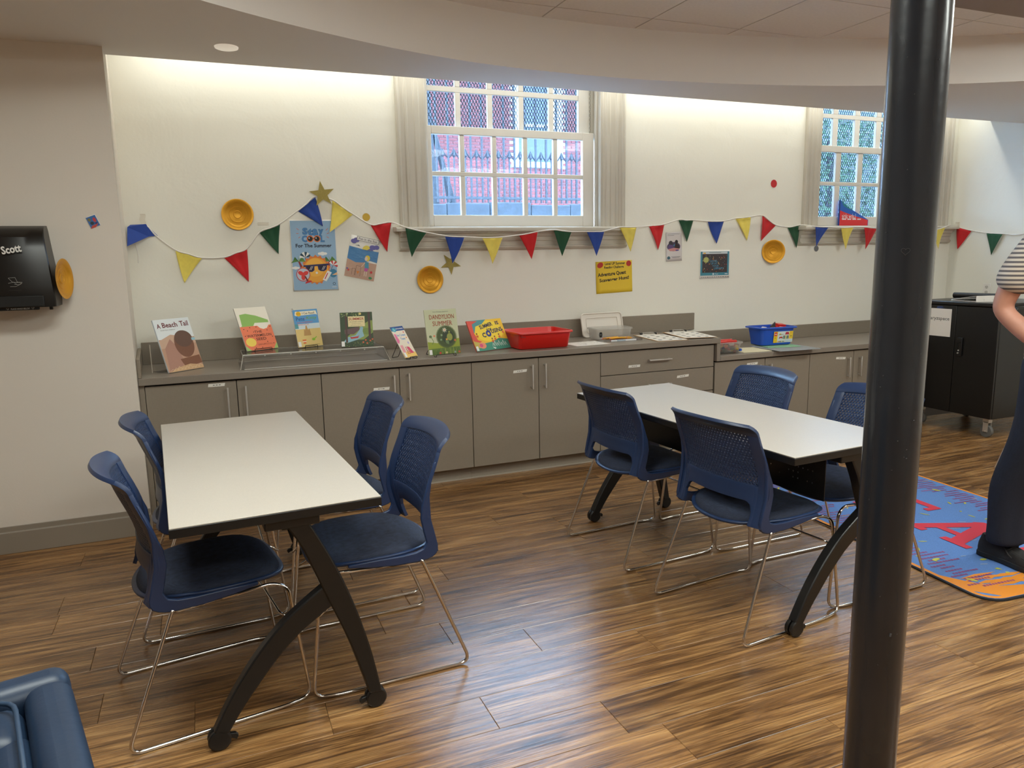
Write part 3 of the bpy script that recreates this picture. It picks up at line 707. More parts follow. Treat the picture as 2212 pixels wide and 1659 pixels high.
def pr_pete(p, W, H):
    p.rect(0, 0, W, H, (96, 160, 214)); p.rect(0, H*.40, W, H*.62, (214, 228, 232)); p.rect(0, H*.50, W*.14, H*.62, (90, 160, 170)); p.rect(0, 0, W, H*.48, (232, 204, 132)); 
    p.poly([(W*.10, H*.955), (W*.94, H*.955), (W*.97, H*.84), (W*.90, H*.86), (W*.12, H*.84), (W*.06, H*.86)], (246, 238, 214)); p.ell(W*.22, H*.89, W*.10, H*.065, (236, 186, 40))
    p.text('My First', W*.22, H*.89, W*.12, H*.03, (60, 40, 20)); p.text('I Can Read!', W*.62, H*.90, W*.50, H*.055, (50, 44, 40), bold=.012)
    p.text('Pete', W*.26, H*.755, W*.34, H*.10, (40, 92, 160), bold=.01); p.text('the', W*.47, H*.76, W*.08, H*.03, (220, 110, 40)); p.text('Kitty', W*.72, H*.76, W*.40, H*.10, (120, 170, 60), bold=.01)
    p.text("AND THE MERMAID'S", W*.42, H*.66, W*.64, H*.032, (222, 84, 60)); p.text('SANDCASTLE', W*.34, H*.60, W*.44, H*.035, (222, 84, 60))
    p.poly([(W*.30, H*.30), (W*.34, H*.48), (W*.38, H*.44), (W*.42, H*.56), (W*.46, H*.58), (W*.50, H*.44), (W*.56, H*.48), (W*.60, H*.30)], (196, 154, 96))
    p.poly([(W*.2, H*.20), (W*.36, H*.20), (W*.33, H*.09), (W*.23, H*.09)], (232, 120, 60)); p.rect(W*.205, H*.13, W*.355, H*.16, (250, 230, 200))
    p.ell(W*.66, H*.19, W*.07, H*.035, (150, 196, 60)); p.line([(W*.70, H*.21), (W*.80, H*.25)], .006, (150, 196, 60)); p.text('Kimberly & James Dean', W*.58, H*.045, W*.6, H*.03, (80, 60, 40))
book('blue and sand picture book Pete the Kitty, middle book on the clear riser', (2.002, -.349, .936), 24, 12, .178, .240, .006, pr_pete)
def pr_summer(p, W, H):
    p.rect(0, 0, W, H, (60, 78, 52)); p.poly([(W*.2, H*.3), (W*.55, H*.55), (W*.9, H*.75), (W, H*.75), (W, H*.4), (W*.7, H*.2), (W*.2, H*.2)], (142, 160, 84)); p.ell(W*.82, H*.44, W*.16, H*.10, (120, 146, 74))
    p.poly([(W*.12, H*.5), (W*.55, H*.58), (W*.60, H*.50), (W*.4, H*.36), (W*.12, H*.38)], (108, 84, 84))
    p.poly([(W*.08, H*.15), (W*.20, H*.28), (W*.45, H*.33), (W*.58, H*.48), (W*.62, H*.58), (W*.70, H*.56), (W*.68, H*.44), (W*.72, H*.30), (W*.5, H*.20), (W*.2, H*.12)], (148, 190, 206))
    p.poly([(W*.28, H*.30), (W*.34, H*.28), (W*.52, H*.30), (W*.56, H*.34), (W*.53, H*.25), (W*.31, H*.23)], (198, 58, 54))
    p.rect(W*.15, H*.13, W*.21, H*.95, (84, 60, 54)); p.rect(W*.86, H*.22, W*.93, H, (84, 60, 60))
    r = random.Random(5)
    for k in range(70): p.ell(W*r.uniform(.02, .6), H*r.uniform(.86, .99), W*.016, H*.010, r.choice([(40, 58, 36), (92, 120, 70), (150, 170, 96), (196, 204, 150)]), 6, rot=k)
    for k in range(60): p.ell(W*r.uniform(.12, .98), H*r.uniform(.01, .14), W*.014, H*.009, r.choice([(40, 64, 40), (70, 100, 56), (150, 160, 84)]), 6, rot=k)
    for x, z in ((.68, .12), (.76, .18), (.80, .09), (.90, .16), (.97, .2)): p.star(W*x, H*z, W*.04, W*.018, 5, (226, 110, 74))
    p.rect(W*.24, H*.58, W*.76, H*.88, (236, 220, 170)); p.text('SUMMER', W*.50, H*.805, W*.47, H*.075, (170, 62, 48), bold=.01); p.text('AN ALPHABET ACROSTIC', W*.5, H*.72, W*.42, H*.026, (90, 80, 60)); p.text('by Steven Schnur', W*.5, H*.665, W*.28, H*.026, (90, 80, 60)); p.text('illustrated by Leslie Evans', W*.5, H*.615, W*.36, H*.024, (90, 80, 60)); p.ell(W*.62, H*.95, W*.04, H*.035, (226, 206, 130))
book('square woodland picture book Summer with a red canoe, rightmost on the clear riser', (2.25, -.470, .936), -10, 16, .201, .222, .012, pr_summer, spine=(40, 48, 40))
def pr_ice(p, W, H):
    p.rect(0, 0, W, H, (236, 224, 206)); p.rect(0, H*.86, W, H, (34, 74, 140)); p.ell(W*.22, H*.90, W*.16, H*.07, (70, 168, 186)); p.text('2', W*.22, H*.90, W*.08, H*.06, (240, 240, 240)); p.text('STEP INTO READING', W*.66, H*.925, W*.56, H*.036, (236, 236, 240), bold=.02)
    p.text('Ice Cream', W*.56, H*.72, W*.66, H*.075, (44, 132, 196), bold=.02); p.text('Town', W*.56, H*.60, W*.36, H*.075, (44, 132, 196), bold=.02)
    p.poly([(0, H*.5), (W*.05, H*.78), (W*.18, H*.76), (W*.24, H*.55), (W*.1, H*.45)], (230, 120, 160)); p.poly([(0, 0), (0, H*.16), (W*.5, H*.20), (W, H*.14), (W, 0)], (246, 206, 120))
    p.line([(W*.40, H*.1), (W*.42, H*.34)], .004, (196, 52, 84)); p.line([(W*.55, H*.1), (W*.55, H*.34)], .004, (196, 52, 84))
    for k in range(5): p.line([(W*.40, H*(.12+.05*k)), (W*.55, H*(.12+.05*k))], .003, (196, 52, 84))
    p.poly([(W*.55, H*.34), (W*.70, H*.32), (W*.86, H*.12), (W*.60, H*.12)], (226, 84, 120)); p.rect(W*.08, H*.16, W*.28, H*.40, (236, 160, 170)); p.star(W*.84, H*.80, W*.07, W*.03, 5, (214, 60, 84)); p.star(W*.86, H*.62, W*.07, W*.03, 5, (230, 140, 60)); p.ell(W*.8, H*.45, W*.06, H*.04, (180, 170, 220))
book('small narrow pastel book Ice Cream Town, tilted back on a black wire stand', (2.612, -.653, .864), 34, 33, .118, .225, .005, pr_ice)
def pr_dandy(p, W, H):
    p.rect(0, 0, W, H, (202, 206, 172)); p.poly([(0, 0), (0, H*.30), (W*.3, H*.26), (W*.6, H*.32), (W, H*.34), (W, 0)], (150, 164, 52)); p.poly([(0, 0), (0, H*.14), (W, H*.16), (W, 0)], (104, 128, 56))
    r = random.Random(2); cx, cz, R = W*.60, H*.39, W*.30
    p.ell(cx, cz, R, R*1.02, (72, 88, 48), 36)
    for k in range(60):
        a = 2*PI*k/60; p.line([(cx+R*.9*math.cos(a), cz+R*.9*math.sin(a)), (cx+R*1.1*math.cos(a+.12), cz+R*1.1*math.sin(a+.12))], .004, (82, 98, 54))
    p.ell(cx+W*.05, cz-H*.01, R*.62, R*.66, (52, 66, 46), 30); p.ell(cx+W*.10, cz-H*.01, R*.30, R*.36, (150, 158, 76), 20)
    p.star(W*.56, H*.54, W*.09, W*.03, 8, (240, 236, 214)); p.ell(W*.56, H*.54, W*.02, W*.02, (210, 120, 70), 10)
    for x, z, c in ((.45, .43, (150, 170, 130)), (.42, .33, (130, 160, 120)), (.60, .33, (226, 170, 70)), (.86, .30, (220, 120, 70)), (.70, .49, (150, 160, 80)), (.22, .42, (230, 130, 90))): p.star(W*x, H*z, W*.045, W*.02, 6, c)
    for k in range(8): a = PI*(.3+k*.09)*-1; p.line([(cx+W*.05, cz-H*.10), (cx+W*.05+W*.10*math.cos(a-.6), cz-H*.10+H*.07*math.sin(a-.6))], .004, (110, 136, 90))
    p.line([(W*.13, H*.24), (W*.18, H*.30), (W*.12, H*.40)], .004, (110, 130, 70)); p.ell(W*.10, H*.41, W*.045, H*.03, (100, 120, 80))
    for k in range(40): x = r.uniform(0, W); p.line([(x, H*.0), (x+r.uniform(-.004, .004), H*r.uniform(.08, .16))], .0022, r.choice([(84, 112, 50), (160, 176, 80), (70, 96, 52)]))
    for x, c in ((.35, (214, 64, 50)), (.55, (220, 210, 150)), (.82, (150, 170, 160)), (.95, (210, 90, 70))): p.star(W*x, H*.04, W*.05, W*.02, 7, c)
    p.text('DANDYLION', W*.52, H*.835, W*.78, H*.10, (168, 74, 52)); p.text('SUMMER', W*.52, H*.69, W*.62, H*.105, (168, 74, 52)); p.text('Fynn Preston-Garrison', W*.5, H*.945, W*.48, H*.026, (80, 96, 100))
book('tall pale green picture book Dandylion Summer with a round bush on its cover', (2.776, -.628, .864), 8.3, 12, .226, .295, .010, pr_dandy, spine=(206, 208, 180))
def pr_cous(p, W, H):
    p.rect(0, 0, W, H, (240, 196, 60)); p.ell(W*.52, H*.62, W*.42, H*.34, (246, 216, 66), 30); p.poly([(0, H), (W*.55, H), (W*.40, H*.86), (W*.2, H*.80), (W*.12, H*.6), (0, H*.5)], (84, 150, 156))
    p.poly([(0, H), (W*.3, H*.97), (W*.12, H*.88), (W*.10, H*.6), (W*.14, H*.36), (W*.24, H*.30), (W*.05, H*.22), (0, H*.4)], (222, 88, 76)); p.poly([(0, H*.30), (W*.2, H*.22), (W*.5, H*.26), (W*.75, H*.36), (W, H*.30), (W, 0), (0, 0)], (74, 150, 130)); p.poly([(0, H*.34), (W*.2, H*.26), (W*.3, H*.1), (0, H*.1)], (200, 180, 90))
    for k in range(7): p.line([(W*(.5+.06*k), H*.12), (W*(.53+.06*k), H*(.22+.06*(k % 2))), (W*(.56+.06*k), H*.10)], .003, (226, 236, 230))
    for x, z in ((.55, .36), (.64, .42), (.78, .48), (.93, .62), (.16, .56)): p.ell(W*x, H*z, W*.02, W*.02, (120, 66, 50), 10); p.star(W*x, H*(z-.08), W*.05, W*.02, 5, (214, 96, 62), a0=x*9)
    p.ell(W*.22, H*.17, W*.10, H*.10, (238, 150, 120), 16); p.ell(W*.18, H*.18, W*.05, H*.06, (216, 84, 130), 12); p.poly([(W*.48, H*.10), (W*.54, H*.02), (W*.58, H*.05)], (240, 240, 236))
    NV = (36, 44, 84)
    p.text('SUMMER', W*.50, H*.80, W*.40, H*.13, NV, rot=.18, bold=.03); p.text('IS', W*.84, H*.86, W*.10, H*.12, NV, bold=.03); p.text('FOR', W*.56, H*.655, W*.16, H*.10, NV, rot=.1, bold=.03); p.text('C', W*.36, H*.50, W*.10, H*.16, NV, bold=.04); p.ell(W*.50, H*.535, W*.075, W*.075, (44, 66, 150), 24); p.ell(W*.50, H*.535, W*.03, W*.03, (240, 206, 66), 16); p.text('USINS', W*.76, H*.62, W*.34, H*.14, NV, rot=.12, bold=.03)
book('wide yellow picture book Summer Is for Cousins, beside the red bin', (3.129, -.546, .858), 21, 28, .312, .225, .010, pr_cous, spine=(190, 80, 70))

def wire_stand(label, loc, yaw, lean, w_, h_, depth=.11):
    """folded wire easel: two lips in front, back frame leaning with the book, prop leg behind"""
    t = thing('wire_book_stand', label, 'book stand', loc, math.radians(yaw), group='black wire book stands')
    r = .0021; s = math.tan(math.radians(lean)); x0 = -w_/2; x1 = w_/2; yb = .012
    b = MB()
    pts = [(x0, -.012, .014), (x0, -.012, .003), (x0, yb, .003)]
    b.tube(fillet([(x0+.0, -.016, .016), (x0, -.016, .0025), (x0, .020, .0025), (x0, .026+s*h_, h_), (x1, .026+s*h_, h_), (x1, .020, .0025), (x1, -.016, .0025), (x1, -.016, .016), (x0, -.016, .016)], .006, 3), r, 6)
    b.build('front_frame', M_WIRE, t, smooth=True)
    b = MB(); q = .026+s*h_
    b.tube(fillet([(x0+.006, q-.002, h_-.004), (x0+.002, q+depth, .0025), (x1-.002, q+depth, .0025), (x1-.006, q-.002, h_-.004)], .008, 3), r, 6); b.build('prop_leg', M_WIRE, t, smooth=True)
    return t
wire_stand('black wire stand holding the watermelon book', (1.785, -.316, .929), 28.6, 25, .12, .10, .03)
wire_stand('black wire stand holding the Pete book', (2.078, -.318, .929), 24, 12, .09, .08, .03)
wire_stand('black wire stand seen in front and behind the small ice cream book', (2.661, -.622, .8522), 34, 33, .065, .10, .05)
wire_stand('black wire stand under the pale green dandelion book', (2.886, -.615, .8522), 8.3, 12, .14, .11, .10)
t = thing('acrylic_easel', 'clear acrylic easel behind the brown beach book', 'book stand', (1.305, -.420, CT+.0005), math.radians(40))
b = MB(); b.box((-.10, .062, 0), (.10, .065, .20), Matrix.Rotation(math.radians(-19), 4, 'X')); b.build('back_plate', M_ACRYL, t)
b = MB(); b.box((-.10, .03, 0), (.10, .11, .003)); b.build('foot', M_ACRYL, t)
b = MB(); b.box((-.125, .075, 0), (-.122, .080, .165)); b.build('side_edge', mat('acrylic_edge', (200, 190, 176), .2), t)

# clear bent riser
t = thing('acrylic_riser', 'long clear acrylic riser carrying three picture books', 'riser', (2.085, -.40, CT+.0005), math.radians(-.4))
X0, X1, T_ = -.425, .425, .004
prof = [(-.200, 0), (-.196, .004), (-.118, .070), (-.104, .076), (.16, .077), (.172, .074), (.20, 0)]
def sheet(prof, th):
    out = []
    for i, p in enumerate(prof):
        a = Vector(prof[max(i-1, 0)]); c = Vector(prof[min(i+1, len(prof)-1)]); d = (c-a).normalized(); n = Vector((-d.y, d.x)); out.append((p[0]-n.x*th, p[1]-n.y*th))
    return list(prof)+out[::-1]
b = MB(); b.prism(sheet(prof, -.004), X0, X1, 'x'); b.build('bent_sheet', M_ACRYL, t)
for sx in (-1, 1):
    b = MB(); b.prism([(sx*.425, 0), (sx*.445, 0), (sx*.425, .072), (sx*.419, .072)], -.19, .19, 'y'); b.build('end_plate', M_ACRYL, t)
b = MB(); M_EDGE = mat('acrylic_bright_edge', (226, 222, 212), .15)
b.tube([(X0, -.1985, .003), (X1, -.1985, .003)], .0022, 5); b.tube([(X0, -.110, .0765), (X1, -.110, .0765)], .0026, 5); b.tube([(X0, .172, .076), (X1, .172, .076)], .0016, 5)
for sx in (-1, 1): b.tube([(sx*.445, -.19, .001), (sx*.425, -.115, .073), (sx*.425, .17, .075)], .0018, 5)
b.build('polished_edge', M_EDGE, t)
b = MB()
for i in range(5): b.lathe([(.004, 0), (.004, .006), (.0, .007)], 8, Matrix.Translation((-.30+.15*i, -.119, .066)))
b.build('clear_bumper', M_EDGE, t)

# red bin
def tub(name, label, cat, loc, rz, bw, bd, tw, td, h, m, th=.003, rim=.012, group=None, round_=.25):
    """open tapered tub with a rolled rim: outer, inner and rim surfaces"""
    t = thing(name, label, cat, loc, rz, group); b = MB()
    def ring(w_, d_, z, r=None):
        r = r or min(w_, d_)*round_; out = []
        for cx, cy, a0 in ((w_/2-r, d_/2-r, 0), (-w_/2+r, d_/2-r, PI/2), (-w_/2+r, -d_/2+r, PI), (w_/2-r, -d_/2+r, 3*PI/2)):
            for k in range(5): a = a0+PI/2*k/4; out.append((cx+r*math.cos(a), cy+r*math.sin(a), z))
        return out
    rs = [ring(bw-.02, bd-.02, 0), ring(bw, bd, .006), ring(tw-2*rim*.4, td-2*rim*.4, h-.014), ring(tw+rim, td+rim, h-.012), ring(tw+rim, td+rim, h-.003), ring(tw+rim*.6, td+rim*.6, h), ring(tw-2*th, td-2*th, h), ring(bw-2*th, bd-2*th, .008), ring(bw-.03, bd-.03, .005)]
    n = len(rs[0]); vs = [p for r in rs for p in r]; fs = [tuple(range(n))[::-1], tuple(range((len(rs)-1)*n, len(rs)*n))]
    for i in range(len(rs)-1):
        for j in range(n): fs.append((i*n+j, i*n+(j+1) % n, (i+1)*n+(j+1) % n, (i+1)*n+j))
    b.add(vs, fs); b.build('tub_body', m, t, smooth=50)
    return t
t = tub('storage_bin', 'bright red plastic bin beside the yellow cousins book', 'bin', (3.617, -.432, CT+.0005), 0, .375, .27, .408, .335, .120, M_RED, rim=.014, round_=.10)
b = MB(); b.box((-.185, -.158, .085), (-.150, -.152, .098)); b.build('hand_notch_shade', mat('red_shadow', (150, 20, 16), .5), t)  # darker red block, shade of a hand notch put into its colour
# worksheet, pencil box with its lid, tray of pencils
def paper_sheet(name, label, cat, loc, rz, w_, d_, marks, m=M_WHITE, group=None):
    t = thing(name, label, cat, loc, rz, group); b = MB(); b.box((-w_/2, -d_/2, 0), (w_/2, d_/2, .0006)); b.build('sheet', m, t)
    p = Print(); marks(p, w_, d_); o = p.build('printed_marks', t, (0, 0, .0006), (-PI/2, 0, 0)); 
    return t
def doodle(seed, n, c=(120, 112, 108)):
    def f(p, w_, d_):
        r = random.Random(seed)
        for k in range(n):
            x, z = r.uniform(-w_*.4, w_*.4), r.uniform(-d_*.4, d_*.4); pts = [(x, z)]
            for q in range(3): pts.append((pts[-1][0]+r.uniform(-.012, .016), pts[-1][1]+r.uniform(-.008, .008)))
            p.line(pts, .0013, c)
    return f
paper_sheet('worksheet', 'white worksheet with a faint line drawing lying right of the red bin', 'paper', (4.000, -.455, CT+.0004), math.radians(4), .280, .216, doodle(3, 70))
t = tub('pencil_box', 'clear plastic box with a black label, its lid standing behind it', 'box', (4.305, -.262, CT+.0005), math.radians(-2), .285, .15, .305, .175, .088, M_MILKY, rim=.010, round_=.16)
p = Print(); p.ell(0, 0, .014, .018, (26, 26, 28), 12); p.rect(-.010, -.019, .010, .019, (26, 26, 28)); p.text('PENCILS', 0, 0, .018, .005, (200, 200, 200)); p.build('box_label', t, (-.118, -.0815, .042))
t = thing('box_lid', 'translucent white lid standing on edge behind the clear pencil box', 'lid', (4.335, -.118, CT+.001), rot=(math.radians(-14), 0, math.radians(3)))
b = MB()
def rrect(w_, h_, r, z0=0, k=5):
    out = []
    for cx, cz, a0 in ((w_/2-r, h_-r, 0), (-w_/2+r, h_-r, PI/2), (-w_/2+r, r, PI), (w_/2-r, r, 3*PI/2)):
        for i in range(k+1): a = a0+PI/2*i/k; out.append((cx+r*math.cos(a), z0+cz+r*math.sin(a)))
    return out
b.prism(rrect(.375, .188, .03), 0, .004, 'y'); b.build('panel', mat('milky_lid_plastic', (226, 218, 208), .45), t, bevel=.002)
b = MB(); ro = [(x, -.006, z) for x, z in rrect(.368, .182, .028, .003)]; b.tube(ro, .0045, 6, closed=True); ro = [(x, -.003, z) for x, z in rrect(.285, .115, .012, .036)]; b.tube(ro, .003, 5, closed=True); b.build('rim', mat('milky_lid_plastic', (226, 218, 208), .45), t, smooth=True)
t = thing('pencil_tray', 'low clear tray of yellow pencils in front of the clear box', 'tray', (4.30, -.415, CT+.0005), math.radians(-2))
b = MB(); b.box((-.16, -.055, 0), (.16, .055, .002)); 
for a, c in (((-.16, -.057, 0), (.16, -.055, .016)), ((-.16, .055, 0), (.16, .057, .016)), ((-.162, -.057, 0), (-.16, .057, .016)), ((.16, -.057, 0), (.162, .057, .016))): b.box(a, c)
b.build('tray_body', M_ACRYL, t)
p = Print(); p.rect(-.10, .002, .11, .014, (232, 236, 240)); p.rect(-.05, .004, .02, .011, (150, 170, 190)); p.build('tray_label', t, (0, -.0572, 0))
pb = None; rp = random.Random(11); PY, PU, PO = mat('yellow_pencil_paint', (226, 164, 40), .35), mat('purple_pencil_paint', (104, 88, 130), .4), mat('orange_pencil_paint', (226, 120, 40), .4)
def pencil(m, lab, grp, loc, rz, tilt):
    t = thing('pencil', lab, 'pencil', loc, rot=(0, tilt, rz), group=grp)
    Mx = Matrix.Rotation(PI/2, 4, 'Y')
    b = MB(); b.lathe([(.0038, -.075), (.0038, .065)], 6, Mx); b.build('barrel', m, t)
    b = MB(); b.lathe([(.0038, .065), (.0009, .083)], 6, Mx); b.build('tip', mat('bare_pencil_wood', (214, 176, 126), .7), t)
    b = MB(); b.lathe([(.0039, -.083), (.0039, -.075)], 6, Mx); b.build('eraser', mat('pink_eraser', (206, 130, 130), .7), t)
for k in range(15):
    kind = 0 if k % 3 else (1 if k % 2 else 2)
    pencil([PY, PU, PO][kind], ['yellow wooden pencil lying in the clear tray', 'purple wooden pencil lying in the clear tray', 'orange wooden pencil lying in the clear tray'][kind], ['yellow pencils in the tray', 'purple pencils in the tray', 'orange pencils in the tray'][kind],
           (4.30+rp.uniform(-.06, .06), -.415+rp.uniform(-.032, .036), CT+.0085+.0078*(k % 3)), rp.uniform(-.28, .28)+(PI if k % 4 == 0 else 0), 0)
# clipboards
def clipboard(label, loc, rz, w_, d_, seed):
    t = thing('clipboard', label, 'clipboard', loc, rz, 'clipboards with picture sheets')
    b = MB(); b.box((-w_/2, -d_/2, 0), (w_/2, d_/2, .0035)); b.build('board', mat('brown_hardboard', (186, 150, 108), .6, var=(40, .15)), t, bevel=.001, seg=1)
    b = MB(); b.box((-w_/2+.008, -d_/2+.004, .0037), (w_/2-.006, d_/2-.03, .0046)); o = b.build('paper', M_WHITE, t)
    p = Print(); r = random.Random(seed)
    for i in range(3):
        for j in range(4):
            x = -w_*.30+w_*.30*i+r.uniform(-.008, .008); z = -d_*.38+d_*.22*j
            p.ell(x, z, .018, .012, (52, 54, 62), 8, rot=r.uniform(0, 3)); p.rect(x-.02, z+.022, x+.02, z+.025, (150, 146, 142))
    p.build('printed_pictures', o, (0, 0, .0047), (-PI/2, 0, 0))
    b = MB(); b.box((-.055, d_/2-.026, .0035), (.055, d_/2-.004, .010)); b.tube([(-.045, d_/2-.02, .012), (-.045, d_/2-.002, .019), (.045, d_/2-.002, .019), (.045, d_/2-.02, .012)], .0025, 6)
    b.build('clip', M_STEEL, t, bevel=.001, seg=1)
    b = MB(); 
    for x in (-.06, .06): b.box((x-.010, d_/2-.018, .004), (x+.010, d_/2-.004, .018))
    b.build('clip_corner', M_BLACKP, t, bevel=.002)
    return t
clipboard('clipboard with a picture sheet, the left one of the pair', (4.655, -.415, CT+.0005), math.radians(-9), .250, .46, 4)
clipboard('clipboard with a picture sheet, the right one overlapping the other', (4.925, -.405, CT+.0062), math.radians(-13), .262, .46, 5)

# small tub of toy bricks, building plates, blue bucket
def toy_brick(b, M, nx=2, ny=4):
    b.box((-nx*.004, -ny*.004, 0), (nx*.004, ny*.004, .0096), M)
    for i in range(nx):
        for j in range(ny): b.lathe([(.0025, .0096), (.0025, .0115)], 6, M @ Matrix.Translation((-nx*.004+.004+.008*i, -ny*.004+.004+.008*j, 0)))
t = tub('toy_brick_tub', 'small clear tub of mixed toy bricks at the step of the worktop', 'tub', (5.175, -.520, LT+.0005), math.radians(-8), .19, .13, .235, .165, .088, M_MILKY, rim=.010, round_=.2)
rb = random.Random(9); cols = [(206, 36, 30), (30, 90, 60), (30, 50, 90), (230, 120, 60), (220, 190, 60), (90, 70, 50), (230, 226, 220), (190, 60, 40), (120, 110, 90)]
b = MB()
for k in range(110):
    b.m = rb.randrange(len(cols)); h = rb.uniform(.016, .060); s = .78+.3*h/.06
    toy_brick(b, Matrix.Translation((rb.uniform(-.085, .085)*s, rb.uniform(-.055, .055)*s, h)) @ Matrix.Rotation(rb.uniform(0, 6), 4, 'Z') @ Matrix.Rotation(rb.uniform(-1, 1), 4, 'X') @ Matrix.Scale(1.25, 4), 2, rb.choice([2, 3, 4]))
o = b.build('mixed_bricks', [mat('toy_%d_%d_%d' % c, c, .3) for c in cols], t); o['kind'] = 'stuff'
b = MB(); b.tube([(-.09, -.05, .084), (-.02, -.06, .090), (.08, -.03, .088)], .012, 6); b.tube([(-.08, .02, .088), (.05, .0, .095), (.09, .05, .09)], .010, 6); b.build('red_toy_rail', mat('toy_206_36_30', (206, 36, 30), .3), t)
def base_plate(label, loc, rz, w_, d_, col, studs, rot=None):
    t = thing('building_plate', label, 'building plate', loc, rot=rot or (0, 0, rz)); m = mat('plate_%d_%d_%d' % col, col, .4)
    b = MB(); b.box((-w_/2, -d_/2, 0), (w_/2, d_/2, .0032)); b.build('sheet', m, t, bevel=.0008, seg=1)
    b = MB(); n = studs
    for i in range(n):
        for j in range(n):
            x = -w_/2+(i+.5)*w_/n; y = -d_/2+(j+.5)*d_/n; r = w_/n*.3; b.add([(x-r, y-r, .0032), (x+r, y-r, .0032), (x+r, y+r, .0032), (x-r, y+r, .0032), (x-r*.8, y-r*.8, .005), (x+r*.8, y-r*.8, .005), (x+r*.8, y+r*.8, .005), (x-r*.8, y+r*.8, .005)], [(4, 5, 6, 7), (0, 1, 5, 4), (1, 2, 6, 5), (2, 3, 7, 6), (3, 0, 4, 7)])
    o = b.build('studs', m, t); o['kind'] = 'stuff'
base_plate('cream building plate next to the small toy brick tub', (5.425, -.50, LT+.0005), math.radians(-6), .255, .255, (226, 218, 190), 24)
base_plate('large grey building plate jutting over the worktop edge', (5.745, -.548, LT+.0062), math.radians(-4), .384, .384, (160, 164, 168), 36)
base_plate('mint green building plate directly under the blue bucket', (5.755, -.43, LT+.0120), math.radians(-12), .285, .285, (140, 190, 150), 24)
t = thing('toy_tree', 'small green toy foliage plate on the cream building plate', 'toy', (5.33, -.44, LT+.006), .4)
b = MB(); b.prism([(-.04, -.02), (.0, -.03), (.045, -.015), (.05, .02), (.0, .03), (-.045, .02)], 0, .006, 'z'); b.prism([(-.025, -.01), (.0, -.02), (.02, .0), (-.01, .02)], .006, .022, 'z'); b.build('leaf_plate', mat('toy_green', (24, 110, 60), .35), t, bevel=.001)
t = thing('toy_brick', 'small blue toy brick beside the green toy foliage', 'toy', (5.315, -.520, LT+.0058), .3)
b = MB(); toy_brick(b, Matrix.Scale(1.6, 4), 2, 3); b.build('brick_body', mat('toy_blue', (40, 90, 190), .3), t)
t = tub('toy_bucket', 'blue plastic toy brick bucket with a picture label on green plate', 'bucket', (5.745, -.385, LT+.0178), math.radians(-4), .285, .175, .335, .215, .150, M_BLUEP, rim=.030, round_=.18)
p = Print()
LW, LH = .185, .092
lx = lambda u: -LW/2+LW*u; lz = lambda v: LH*v
p.rect(lx(0), 0, lx(1), LH, (216, 224, 226)); p.rect(lx(0), 0, lx(.20), LH, (240, 200, 40)); p.rect(lx(.80), lz(.30), lx(1), LH, (240, 204, 60)); p.rect(lx(.03), lz(.60), lx(.17), lz(.92), (214, 32, 36)); p.text('LEGO', lx(.10), lz(.76), LW*.115, LH*.12, (246, 240, 230), bold=.04); p.text('4+', lx(.09), lz(.42), LW*.07, LH*.10, (40, 40, 40), bold=.02)
p.poly([(lx(.58), lz(.70)), (lx(.62), lz(.92)), (lx(.76), lz(.92)), (lx(.80), lz(.70))], (190, 40, 60)); p.rect(lx(.50), lz(.25), lx(.80), lz(.68), (206, 208, 200))
for k, c in enumerate(((40, 110, 60), (44, 60, 110), (230, 220, 90), (40, 110, 60), (60, 60, 70))): p.rect(lx(.50+.06*k), lz(.32), lx(.54+.06*k), lz(.60), c)
for k in range(16): p.rect(lx(.22+.05*(k % 11)), lz(.05+.10*((k*3) % 3)), lx(.26+.05*(k % 11)), lz(.13+.10*((k*3) % 3)), [(200, 40, 40), (60, 120, 60), (50, 60, 70), (226, 190, 60)][k % 4])
p.rect(lx(.30), lz(.40), lx(.46), lz(.52), (200, 50, 46)); p.rect(lx(.28), lz(.36), lx(.33), lz(.42), (40, 40, 40)); p.rect(lx(.43), lz(.36), lx(.48), lz(.42), (40, 40, 40)); p.ell(lx(.33), lz(.75), .010, .006, (220, 190, 60)); p.line([(lx(.24), lz(.68)), (lx(.50), lz(.72))], .003, (80, 80, 90)); p.rect(lx(.60), lz(.06), lx(.98), lz(.20), (190, 210, 226)); p.text('405', lx(.90), lz(.55), LW*.09, LH*.10, (40, 40, 40)); p.ell(lx(.90), lz(.86), .012, .009, (236, 190, 50))
p.build('picture_label', t, (.045, -.0935, .022), (math.radians(7), 0, 0))
def toy(label, loc, rot, m, fn):
    t = thing('toy_piece', label, 'toy', loc, rot=rot); b = MB(); fn(b); b.build('piece_body', m, t, bevel=.001, seg=1); return t
BZ = LT+.0178+.118
toy('dark grey ribbed toy roof piece standing up in the blue bucket', (5.755, -.395, BZ+.018), (.3, -.5, .2), mat('toy_dark_grey', (84, 84, 82), .4), lambda b: [b.box((-.032, -.003, -.03), (.032, .003, .04))]+[b.box((-.032, -.006, -.028+.012*k), (.032, -.003, -.022+.012*k)) for k in range(5)])
toy('red toy vehicle body at the right in the blue bucket', (5.830, -.375, BZ+.016), (.2, .1, .1), mat('toy_206_36_30', (206, 36, 30), .3), lambda b: [b.box((-.055, -.03, -.02), (.05, .03, .01)), b.box((-.03, -.025, .01), (.055, .025, .03))])
toy('orange ribbed toy plate in front of the red toy in the blue bucket', (5.815, -.430, BZ+.010), (.5, .2, -.2), mat('toy_orange', (230, 110, 60), .35), lambda b: [b.box((-.03, -.004, -.02), (.03, .004, .018))]+[b.box((-.025+.017*k, -.008, -.018), (-.017+.017*k, -.004, .016)) for k in range(4)])
